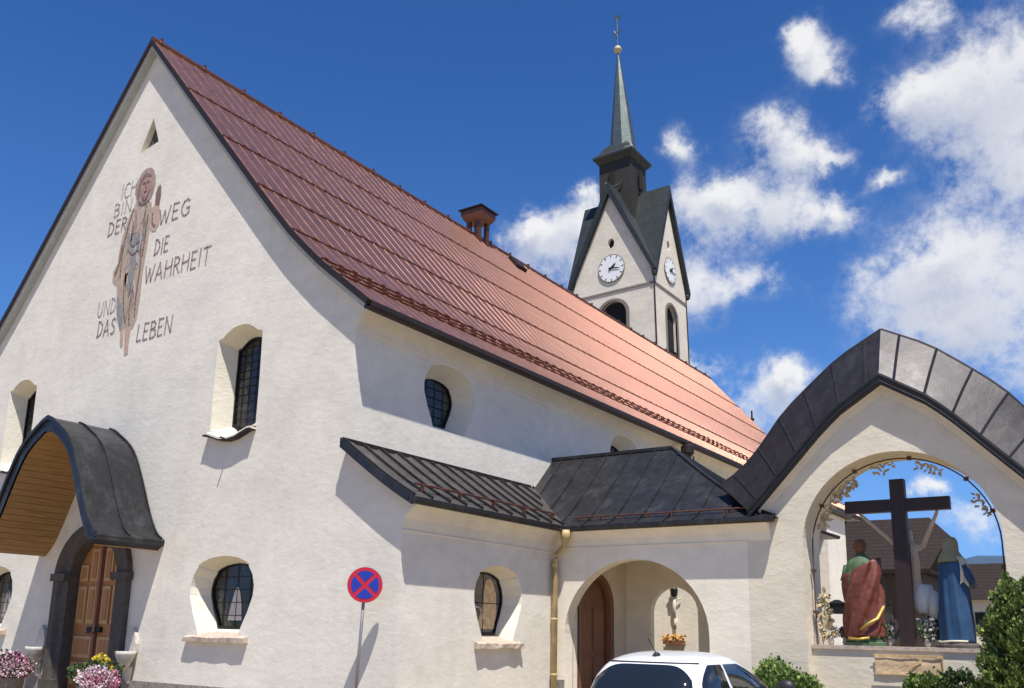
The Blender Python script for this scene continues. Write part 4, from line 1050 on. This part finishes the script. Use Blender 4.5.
for i in range(30):
    z = lerp(.16, 1.52, i/29)
    rx, ry, fo = (interp([p[0] for p in P1], [p[q] for p in P1], z) for q in (1, 2, 3))
    ring = []
    for k in range(n+1):
        a = lerp(R(160), R(395), k/n)
        # diagonal top edge: over the right shoulder, under the left arm
        zz = z*(1-.0)+(-.20+.34*(math.cos(a)*.5+.5))*(i/29)**1.0*(1 if i > 8 else i/8.)
        f = .030*math.sin(5.5*a-8.5*zz)+.014*math.sin(11*a-12*zz+1)
        ring.append(((rx+.05+f)*math.cos(a), (ry+.05+f)*math.sin(a), zz))
    rings.append(ring)
mb.loft(rings, False, False); ml = mb.build('mantle', M['red'], t1, True)
sm = ml.modifiers.new('solid', 'SOLIDIFY'); sm.thickness = .02
mb = MB(); mb.tube([(-.05,-.34,.30),(.12,-.37,.42),(.26,-.30,.50),(.36,-.12,.72),(.37,0,.78)], [.02,.03,.035,.03,.02], 8); mb.tube([(-.28,-.22,.14),(-.1,-.33,.12),(.1,-.33,.15)], .025, 6); mb.build('gold_hem', M['rosegold'], t1, True)
mb = MB(); mb.lathe((0, 0, 1.74), [(.06,0),(.10,.05),(.125,.13),(.12,.20),(.08,.27),(.02,.295)], 18, 1, 1.1); mb.build('hair', M['hair'], t1, True)
mb = MB(); mb.lathe((0, .045, 1.75), [(.05,0),(.085,.06),(.09,.14),(.06,.22)], 14); mb.tube([(0,.13,1.87),(0,.155,1.85)], .015, 6); mb.build('face', M['flesh'], t1, True)
mb = MB(); mb.lathe((0, 0, 0), [(.38,0),(.38,.06),(.33,.08),(.33,.12)], 16, 1, .85); mb.build('base', M['green'], t1)
for s_ in (-1, 1):
    mb = MB(); mb.tube([(s_*.24,0,1.50),(s_*.32,.06,1.25),(s_*.26,.22,1.15),(s_*.05,.30,1.28)], [.09,.085,.07,.05], 10); mb.build('sleeve', M['green'], t1, True)
P2 = densify([(.08,.32,.26,.014),(.5,.30,.25,.016),(1.0,.27,.22,.013),(1.35,.27,.20,.008),(1.52,.25,.18,.004),(1.62,.19,.14,.002),(1.68,.10,.09,0),(1.74,.07,.07,0)])
t2 = robe_figure('saint_statue', 'painted statue in blue cloak and cream veil with bowed head, right of the cross', (17.58, YC+.0, 1.51), R(-35), 1.9, P2, M['blue'], None)
mb = MB(); rings = []
for i in range(20):
    z = lerp(1.12, 1.64, i/19); rx, ry, fo = (interp([p[0] for p in P2], [p[q] for p in P2], z) for q in (1, 2, 3)); ring = []
    for k in range(41):
        a = lerp(R(335), R(440), k/40); f = .014*math.sin(k*.8+z*9); ring.append(((rx+.03+f)*math.cos(a), (ry+.035+f)*math.sin(a), z+.05*math.sin(k*.33)*(1-i/19)))
    rings.append(ring)
mb.loft(rings, False, False); v_ = mb.build('veil', M['veil'], t2, True); sm = v_.modifiers.new('solid', 'SOLIDIFY'); sm.thickness = .015
mb = MB(); mb.lathe((0, -.01, 1.60), [(.22,-.06),(.19,.04),(.135,.14),(.135,.24),(.13,.32),(.09,.39),(.02,.415)], 20, 1, 1.12); mb.build('hood', plain('olive hood', (.26,.25,.15), .75), t2, True)
mb = MB(); mb.lathe((0, .06, 1.72), [(.05,0),(.08,.06),(.085,.14),(.06,.22)], 14); mb.tube([(0,.14,1.83),(0,.165,1.81)], .014, 6); mb.build('face', M['flesh'], t2, True)
for s_ in (-1, 1):
    mb = MB(); mb.tube([(s_*.22,0,1.46),(s_*.30,.08,1.22),(s_*.20,.26,1.12),(s_*.02,.32,1.24)], [.085,.085,.07,.045], 10); mb.build('sleeve', M['blue'], t2, True)
mb = MB(); mb.lathe((0, 0, 0), [(.40,0),(.40,.05),(.34,.09)], 16, 1, .85); mb.build('base', M['frame_stone'], t2)
mb = MB(); mb.tube([(-.3,-.16,.12),(-.1,-.29,.10),(.15,-.28,.12),(.32,-.1,.12)], .022, 6); mb.build('hem', M['veil'], t2, True)
# lantern on the jamb, flower vases on the ledge
la = thing('grave_lantern', 'small black lantern hanging beside the gilded spray in the arch', 'lantern', (15.50, YC-.05, 2.10))
mb = MB(); mb.box(-.13, .13, -.10, .10, 0, .20); mb.loft([[(-.15,-.12,.20),(.15,-.12,.20),(.15,.12,.20),(-.15,.12,.20)], [(-.04,-.03,.27),(.04,-.03,.27),(.04,.03,.27),(-.04,.03,.27)]]); mb.build('lantern_case', M['black'], la)
mb = MB(); mb.tube([(-.13, 0, .16), (-.36, .0, .16)], .012, 5); mb.build('bracket', M['black'], la)
def bouquet(x, y, label, mat, n=60, s_=.16, h=.22, grp='flower vases on the ledge'):
    t = thing('flower_vase', label, 'flowers', (x, y, 1.51), (0,0,0), grp)
    mb = MB(); mb.lathe((0,0,0), [(.04,0),(.06,.05),(.045,.12),(.055,.15)], 12); mb.build('vase', M['palestone'], t, True)
    mb = MB()
    for i in range(n):
        c = Vector((random.gauss(0, s_*.5), random.gauss(0, s_*.4), .15+random.random()*h)); leaf(mb, c, random.uniform(0, 2*PI), random.uniform(.05, .11), .03)
    mb.build('blooms', mat, t)
    mb = MB()
    for i in range(n):
        c = Vector((random.gauss(0, s_*.4), random.gauss(0, s_*.4), .12+random.random()*h*.8)); leaf(mb, c, random.uniform(.5, 2.6), random.uniform(.06, .13), .022)
    mb.build('foliage', M['leafdk'], t)
bouquet(15.36, YC-.1, 'pale flowers in small vase beneath the gilded spray', M['dried'], 40, .12, .16)
bouquet(15.58, YC+.1, 'pinkish flowers in small vase between spray and red mantle', M['pink'], 40, .10, .2)
bouquet(16.40, YC+.12, 'grey white dried flowers between red mantle and cross foot', M['dried'], 70, .14, .3)
bouquet(17.05, YC+.10, 'grey white dried flowers right of the cross foot', M['dried'], 90, .2, .34)
bouquet(17.24, YC+.25, 'dark leafy bunch behind the blue cloak base', M['leafdk'], 60, .14, .45)

# ------------------------------------------------------------------ things seen through the arch
an = thing('annex_building', 'low white annex with brown eave seen through the arch at left', 'building')
mb = MB(); mb.box(8.2, 13.9, 11.4, 13.2, 0, 4.85); mb.build('wall', M['aisle'], an)
mb = MB(); mb.loft([[(8.1, 10.9, 4.83), (14.05, 10.9, 4.83), (14.05, 13.35, 4.83), (8.1, 13.35, 4.83)], [(8.1, 10.88, 4.97), (14.08, 10.88, 4.97), (14.08, 13.38, 4.97), (8.1, 13.38, 4.97)], [(9.3, 12.0, 5.3), (13.3, 12.0, 5.3), (13.3, 12.3, 5.3), (9.3, 12.3, 5.3)]]); mb.build('roof', M['frame_stone'], an)
wc = thing('wall_crucifix', 'small pale figure with dark top hanging on the sunlit wall inside the archway', 'crucifix', (9.66, 11.38, 2.18))
mb = MB(); mb.tube([(0,-.04,-.1),(0,-.06,.15),(0,-.05,.42)], [.035,.05,.045], 8); mb.tube([(-.2,-.04,.48),(0,-.05,.36),(.2,-.04,.46)], .02, 7); mb.tube([(.02,-.04,-.1),(.0,-.03,-.4)], .04, 7); mb.build('figure', M['palestone'], wc, True)
mb = MB(); mb.lathe((0,-.06,.48), [(.03,0),(.10,.08),(.11,.22),(.03,.34)], 10); mb.build('dark_crown', M['black'], wc)
fb = thing('flower_box', 'small box of orange flowers on the sunlit wall below the pale figure', 'flowers', (9.66, 11.25, 1.38))
mb = MB(); mb.box(-.28, .28, -.1, .16, 0, .10); mb.build('box', M['doord'], fb)
mb = MB()
for i in range(120): leaf(mb, (random.uniform(-.3, .3), random.uniform(-.12, .1), .1+random.random()*.14), random.uniform(0, 6.3), .08, .03)
mb.build('blooms', leafmat('orange petals', (.6,.3,.08), (.7,.42,.15), (.3,.3,.06)), fb)

fh = thing('farmhouse', 'old farmhouse with weathered brown half hipped roof and dark timber wall behind the cross', 'building', (0, 32, 0))
rm, rt_, rb_ = MB(), None, None
def tiled(name, col):
    mt, t, b = newmat(name); v = objvec(t)
    wv = t.nodes.new('ShaderNodeTexWave'); wv.bands_direction = 'Z'; wv.wave_profile = 'SAW'; wv.inputs['Scale'].default_value = 1.6; wv.inputs['Distortion'].default_value = .3
    t.links.new(v, wv.inputs['Vector']); n = noise(t, 4, 5, .7, v)
    c = ramp(t, wv.outputs['Fac'], [(.0, tuple(q*.6 for q in col)), (.25, col), (1, tuple(q*1.15 for q in col))])
    t.links.new(mixrgb(t, .7, c, ramp(t, n.outputs[0], [(.3, (.7,.7,.7)), (.7, (1.1,1.1,1.1))]), 'MULTIPLY'), b.inputs['Base Color'])
    b.inputs['Roughness'].default_value = .9; b.inputs['Specular IOR Level'].default_value = .08; bump(t, b, wv.outputs['Fac'], .5, .05); return mt
M['oldtile'] = tiled('weathered roof tiles', (.036, .028, .026)); M['darkwood'] = wood('dark barn timber', (.03, .022, .016), (.06, .045, .033), 2, .8)
mb = MB()
mb.add([(-2, 0, 4.75), (12.75, 0, 4.75), (13.25, 2.1, 6.35), (12.3, 3.4, 7.45), (-2, 3.4, 7.45), (-2, 6.8, 4.75), (12.75, 6.8, 4.75), (13.25, 4.7, 6.35)],
       [(0,1,2,3,4), (4,3,7,6,5), (3,2,7)])
mb.add([(-2, 0, 4.55), (12.75, 0, 4.55), (12.75, 6.8, 4.55), (-2, 6.8, 4.55)], [(0,1,2,3)]); mb.add([(-2,0,4.55),(12.75,0,4.55),(12.75,0,4.75),(-2,0,4.75)], [(0,1,2,3)]); mb.add([(12.75,0,4.55),(12.75,6.8,4.55),(12.75,6.8,4.75),(13.25,4.7,6.35),(13.25,2.1,6.35),(12.75,0,4.75)], [(0,1,2,3,4,5)])
mb.build('roof', M['oldtile'], fh)
mb = MB(); mb.box(-2, 12.3, .6, 6.2, 0, 4.8); mb.add([(12.3,.6,4.8),(12.3,6.2,4.8),(12.3,4.5,6.3),(12.3,2.3,6.3)], [(0,1,2,3)]); mb.build('timber_wall', M['darkwood'], fh)
for i in range(4):
    mb = MB(); x = 8.2+i*1.1; mb.box(x, x+.55, .54, .6, 2.2, 3.1); wn = mb.build('window', M['frame_stone'], fh)
    mb = MB(); mb.box(x+.06, x+.49, .52, .538, 2.26, 3.04); mb.build('pane', M['glass'], wn)
h2 = thing('cottage', 'distant cottage with brown roof to the right behind the blue cloak', 'building', (0, 45, 0))
mb = MB(); mb.add([(11.2,0,3.9),(16.4,0,3.9),(16.0,3,6.1),(11.4,3,6.1),(16.4,6,3.9),(11.2,6,3.9)], [(0,1,2,3), (3,2,4,5), (0,3,5), (1,4,2)]); mb.build('roof', M['oldtile'], h2)
mb = MB(); mb.box(11.4, 16.1, .4, 5.6, 0, 3.9); mb.build('wall', M['cream'], h2)
for x_ in (12.6, 14.4):
    mb = MB(); mb.box(x_, x_+.7, .36, .4, 2, 3.2); mb.build('window', M['glass'], h2)

# ------------------------------------------------------------------ plants
def leafcloud(n, sample, size, up=.3):
    vs_, fs = [], []
    for i in range(n):
        c, nrm = sample(); c = Vector(c); nrm = Vector(nrm)
        d = (nrm+Vector((random.gauss(0,.5), random.gauss(0,.5), random.gauss(0,.5)+up))).normalized()
        s_ = d.cross(Vector((random.random()-.5, random.random()-.5, random.random()-.5))).normalized(); L_ = size*random.uniform(.6, 1.5); W_ = L_*random.uniform(.3, .5)
        o = len(vs_); vs_ += [c, c+d*L_*.5+s_*W_, c+d*L_, c+d*L_*.5-s_*W_]; fs.append((o, o+1, o+2, o+3))
    return vs_, fs
def ell_sampler(rx, ry, rz, cz, lumps=7, shell=.62):
    lp_ = [(random.uniform(0, 2*PI), random.uniform(-.3, 1), random.uniform(.06, .24)) for _ in range(lumps*3)]
    def f():
        a = random.uniform(0, 2*PI); sz = random.uniform(-.6, 1); cr_ = math.sqrt(1-sz*sz); n = Vector((cr_*math.cos(a), cr_*math.sin(a), sz))
        k = .92
        for la_, lz, am in lp_:
            l = Vector((math.sqrt(max(0,1-lz*lz))*math.cos(la_), math.sqrt(max(0,1-lz*lz))*math.sin(la_), lz)); dt = n.dot(l)
            if dt > .85: k += am*(dt-.85)/.15
        k *= random.uniform(shell, 1)**.5*(1.0 if random.random() > .06 else random.uniform(1.04, 1.18))
        return (n.x*rx*k, n.y*ry*k, cz+n.z*rz*k), n
    return f
def shrub(name, label, cat, loc, rx, ry, h, n, size, mat, grp=None, stem=True):
    t = thing(name, label, cat, loc, (0,0,0), grp)
    mb = MB(); mb.add(*leafcloud(n, ell_sampler(rx, ry, h*.55, h*.45), size)); mb.build('foliage', mat, t)
    mb = MB()
    for i in range(5):
        a = i*1.3; mb.tube([(0,0,0), (rx*.3*math.cos(a), ry*.3*math.sin(a), h*.35), (rx*.6*math.cos(a), ry*.6*math.sin(a), h*.7)], [.03,.02,.008], 5)
    mb.build('stem', M['frame_stone'], t); return t
shrub('round_shrub', 'clipped bright green shrub behind the white car', 'shrub', (14.88, 4.25, 0), .62, .5, 1.04, 11000, .055, M['box'])
shrub('low_shrub', 'low green shrub under the wrapped plaque, left of the next', 'shrub', (17.25, 4.5, 0), .42, .35, 1.02, 4200, .06, M['box'], 'low shrubs at the foot of the shrine wall')
shrub('low_shrub', 'low darker shrub between wrapped plaque and tall conifer', 'shrub', (17.72, 4.55, 0), .36, .32, 1.08, 3600, .06, M['leafdk'], 'low shrubs at the foot of the shrine wall')
def thuja(name, label, loc, h, r, n):
    t = thing(name, label, 'conifer', loc)
    spr = [(random.uniform(0, 2*PI), random.uniform(.03, .97)) for _ in range(240)]
    vs_, fs = [], []
    for a, q in spr:
        rr = r*(math.sin(PI*min(1, (1-q)*.62+.05))**.8)*random.uniform(.78, 1.06)
        base = Vector((rr*.55*math.cos(a), rr*.55*math.sin(a), q*h*.9)); tip = Vector((rr*math.cos(a), rr*math.sin(a), q*h*.92+random.uniform(.16, .34)))
        for k in range(n):
            f = random.random(); c = base.lerp(tip, f)+Vector((random.gauss(0,.05), random.gauss(0,.05), random.gauss(0,.05)))*(1.15-f*.6)
            d = ((tip-base).normalized()+Vector((random.gauss(0,.5), random.gauss(0,.5), .5+random.gauss(0,.4)))).normalized()
            s_ = d.cross(Vector((random.gauss(0,1), random.gauss(0,1), random.gauss(0,.4)))).normalized(); L_ = random.uniform(.04, .09); W_ = L_*.32
            o = len(vs_); vs_ += [c, c+d*L_*.5+s_*W_, c+d*L_, c+d*L_*.5-s_*W_]; fs.append((o, o+1, o+2, o+3))
    mb = MB(); mb.add(vs_, fs); mb.build('foliage', M['thuja'], t)
    mb = MB(); mb.tube([(0,0,0), (0,0,h*.9)], [.09, .02], 7); mb.build('trunk', M['frame_stone'], t)
thuja('conifer_bush', 'dense green conifer bush at the right edge, partly covering the arch', (18.92, 3.5, 0), 2.6, .78, 150)

# ------------------------------------------------------------------ stone basins and flower tubs by the portal
def basin(x, label):
    t = thing('stone_basin', label, 'basin', (x, 0, 0), (0,0,0), 'carved stone basins beside the portal')
    mb = MB(); mb.poly([(.02,-.005,.85),(.17,-.005,1.0),(.19,-.005,1.2),(.12,-.005,1.42),(0,-.005,1.56),(-.12,-.005,1.42),(-.19,-.005,1.2),(-.17,-.005,1.0),(-.02,-.005,.85)], (0,-.09,0)); mb.build('back_shell', M['palestone'], t)
    mb = MB(); mb.lathe((0,-.20,.62), [(.03,0),(.10,.06),(.17,.18),(.25,.34),(.27,.42),(.24,.42),(.12,.33)], 16, 1, .8); mb.build('bowl', M['palestone'], t, True)
    mb = MB(); mb.tube([(0,-.1,.7),(0,-.06,.35)], [.10,.05], 8); mb.build('bracket', M['palestone'], t)
basin(1.68, 'pale stone basin on the wall right of the wooden doors'); basin(-2.05, 'shaded grey stone basin on the wall left of the wooden doors')
def tub(x, y, label, mats, r, top_):
    t = thing('flower_tub', label, 'flower tub', (x, y, 0), (0,0,0), 'flower tubs by the portal')
    mb = MB(); mb.lathe((0,0,0), [(.28,0),(.34,.15),(.36,.38),(.33,.38),(.30,.3)], 18); mb.build('tub', M['stone'], t)
    mb = MB(); mb.add(*leafcloud(1200, ell_sampler(r, r, (top_-.38)*.6, .38+(top_-.38)*.4), .07)); mb.build('foliage', M['leafdk'], t)
    for mat, (ox, oy, oz, rr, n) in mats:
        mb = MB(); smp = ell_sampler(rr, rr, rr*.75, 0)
        f = lambda: (lambda q: ((q[0][0]+ox, q[0][1]+oy, q[0][2]+oz), q[1]))(smp())
        mb.add(*leafcloud(n, f, .045, .1)); mb.build('blooms', mat, t)
tub(-1.15, -1.25, 'tub of pink and white flowers at the left edge before the porch', [(M['pink'], (0,0,.58,.46,2600)), (M['pale'], (.12,-.1,.60,.42,1300))], .42, .9)
tub(2.25, -1.20, 'tub of yellow and pink flowers in front of the wooden doors', [(M['yel'], (-.12,.1,.60,.34,1900)), (M['pink'], (.35,-.1,.46,.32,1200)), (M['pale'], (.30,-.15,.50,.34,1300))], .45, .8)

# ------------------------------------------------------------------ sign
sg = thing('no_stopping_sign', 'round blue no stopping sign with red ring and cross on a leaning grey pole', 'sign', (8.97, -.42, 0))
fdir = Vector((CAM[0]-9.1, CAM[1]+.42, 0)).normalized(); ang = math.atan2(fdir.y, fdir.x)+PI/2
px_ = -.09
mb = MB(); mb.tube([(px_-.02, 0, 0), (0, 0.02, 2.66)], .028, 10); mb.build('pole', M['galv'], sg, True)
sroot_rot = Matrix.Rotation(ang+R(6), 4, 'Z')
def disc(mb, r0, r1, w0, w1, n=40, a0=0, a1=2*PI):
    o = [(math.cos(lerp(a0, a1, k/n)), math.sin(lerp(a0, a1, k/n))) for k in range(n+(0 if a1-a0 > 6.28 else 1))]
    mb.loft([[(r_*c_, w_, 2.40+r_*s_) for c_, s_ in o] for r_, w_ in ((r0, w1), (r0, w0), (r1, w0), (r1, w1))], a1-a0 > 6.28, False)
def place(o): o.matrix_local = sroot_rot; return o
mb = MB(); mb.loft([[(.315*math.cos(2*PI*k/40), w_, 2.40+.315*math.sin(2*PI*k/40)) for k in range(40)] for w_ in (-.045, -.040)]); place(mb.build('sign_back', M['galv'], sg))
mb = MB(); mb.loft([[(.31*math.cos(2*PI*k/40), w_, 2.40+.31*math.sin(2*PI*k/40)) for k in range(40)] for w_ in (-.052, -.046)]); place(mb.build('sign_face', M['signred'], sg))
mb = MB()
for q in range(4):
    a0, a1 = R(q*90-45+8), R(q*90+45-8); rr = .248; inner_c = .05
    cc = (inner_c*math.cos((a0+a1)/2), inner_c*math.sin((a0+a1)/2))
    pts = [(cc[0], cc[1])]+[(rr*math.cos(lerp(a0, a1, k/10)), rr*math.sin(lerp(a0, a1, k/10))) for k in range(11)]
    mb.poly([(x, -.054, 2.40+z) for x, z in pts], (0, -.004, 0))
place(mb.build('blue_field', M['signblue'], sg))

# ------------------------------------------------------------------ car (heading away)
car = thing('parked_car', 'white hatchback with roof aerial parked before the arched passage', 'car', (15.92, -2.1, 0), (0, 0, R(2)))
car.scale = (.94, .94, 1.0)
def sup(cx2, cy2, a, b, e, z, n=64):
    o = []
    for k in range(n):
        t = 2*PI*k/n; c_, s_ = math.cos(t), math.sin(t)
        o.append((cx2+a*math.copysign(abs(c_)**e, c_), cy2+b*math.copysign(abs(s_)**e, s_), z))
    return o
# greenhouse rings: (y rear, y front, half width, z)
GH = [(-1.82, 1.25, .79, .92), (-1.76, .98, .765, 1.05), (-1.67, .62, .725, 1.18), (-1.55, .32, .665, 1.30), (-1.42, .12, .61, 1.37), (-1.22, -.05, .54, 1.415), (-.98, -.22, .43, 1.448), (-.75, -.42, .25, 1.465)]
EX = ([.92, 1.2, 1.37, 1.465], [.40, .44, .56, .75])
def ghring(z, off=0, n=128):
    zs = [g_[3] for g_ in GH]; y0_, y1_, hw = (interp(zs, [g_[q] for g_ in GH], z) for q in (0, 1, 2))
    return sup(0, (y0_+y1_)/2, hw+off, (y1_-y0_)/2+off, interp(EX[0], EX[1], z), z, n)
mb = MB(); mb.loft([ghring(z) for z in [.92, .98, 1.05, 1.12, 1.20, 1.26, 1.31, 1.35, 1.38, 1.405, 1.425, 1.44, 1.452, 1.46, 1.465]])
cb = mb.build('roof', M['paint'], car, True)
mb = MB(); BR = [(.22, .78, 1.85), (.35, .83, 1.98), (.55, .85, 2.02), (.75, .845, 2.0), (.88, .83, 1.94), (.94, .79, 1.86)]
mb.loft([sup(0, .12, a, b, .36, z, 96) for z, a, b in BR]); mb.build('body', M['paint'], car, True)
def patch(a0, a1, z0_, z1_, shape=None, off=.006, nu=20, nv=8):
    mb = MB(); rings = []
    for j in range(nv+1):
        ring = []
        for i in range(nu+1):
            f = i/nu; tt = lerp(a0, a1, f)
            zl, zh = z0_, z1_
            if shape: zl, zh = shape(f)
            z = lerp(zl, zh, j/nv)
            zs = [g_[3] for g_ in GH]; y0_, y1_, hw = (interp(zs, [g_[q] for g_ in GH], z) for q in (0, 1, 2))
            c_, s_ = math.cos(tt), math.sin(tt); e = interp(EX[0], EX[1], z)
            ring.append(((hw+off)*math.copysign(abs(c_)**e, c_), (y0_+y1_)/2+((y1_-y0_)/2+off)*math.copysign(abs(s_)**e, s_), z))
        rings.append(ring)
    mb.loft(rings, False, False); return mb
rear_shape = lambda f: (.98, 1.335-.15*abs(2*f-1)**4)
patch(R(-90-36), R(-90+36), 0, 0, rear_shape, .008, 30, 8).build('rear_window', M['carglass'], car, True)
patch(R(90-30), R(90+30), 0, 0, lambda f: (.98, 1.34-.05*abs(2*f-1)**4), .008, 30, 8).build('windscreen', M['carglass'], car, True)
for s_ in (1, -1):
    a = lambda d: R(d) if s_ > 0 else PI-R(d)
    patch(a(-40), a(-4), 0, 0, lambda f: (.98, 1.16+.18*min(1, f*2.6)**.7), .008, 14, 6).build('side_window', M['carglass'], car, True)
    patch(a(-2), a(38), 0, 0, lambda f: (.98, 1.34 if f < .3 else 1.34-.28*((f-.3)/.7)**1.5), .008, 18, 6).build('side_window', M['carglass'], car, True)
    mb = MB(); mb.lathe((s_*.93, .78, .96), [(.02,0),(.10,.02),(.12,.09),(.09,.16),(.02,.18)], 12, 1, .6); mb.box(min(s_*.78, s_*.93), max(s_*.78, s_*.93), .75, .80, .98, 1.03); mb.build('wing_mirror', M['plastic'], car, True)
    for yy in (-1.25, 1.38):
        mb = MB(); mb.loft([[(s_*xx, yy+r_*math.cos(2*PI*k/28), .31+r_*math.sin(2*PI*k/28)) for k in range(28)] for r_, xx in ((.2, .66), (.31, .67), (.31, .85), (.27, .87), (.2, .865))]); wh = mb.build('wheel', M['tyre'], car, True)
        mb = MB(); mb.loft([[(s_*xx, yy+r_*math.cos(2*PI*k/28), .31+r_*math.sin(2*PI*k/28)) for k in range(28)] for r_, xx in ((.2, .866), (.19, .874), (.05, .86), (.01, .872))]); mb.build('rim', M['rim'], wh, True)
    mb = MB(); mb.box(min(s_*.60, s_*.80), max(s_*.60, s_*.80), -1.90, -1.76, .68, .92); mb.build('tail_light', M['taill'], car)
    mb = MB(); mb.box(min(s_*.50, s_*.76), max(s_*.50, s_*.76), 1.96, 2.08, .58, .72); mb.build('headlight', M['headl'], car)
mb = MB(); mb.lathe((0, -1.18, 1.42), [(.045,0),(.035,.02),(.015,.035)], 10, 1, 1.6); mb.tube([(0, -1.18, 1.43), (-.04, -1.32, 1.60)], .006, 6); mb.build('aerial', M['plastic'], car)
mb = MB(); pts_ = [ghring(1.352, .006, 128)[k] for k in range(78, 115)]; mb.tube(pts_, .010, 5); mb.build('spoiler_seam', M['plastic'], car, True)
mb = MB(); mb.box(-.26, .26, -1.925, -1.90, .50, .61); mb.build('number_plate', M['white'], car)
mb = MB(); mb.tube([(.0, -1.83, 1.0), (.32, -1.80, 1.04)], .01, 6); mb.build('rear_wiper', M['plastic'], car)
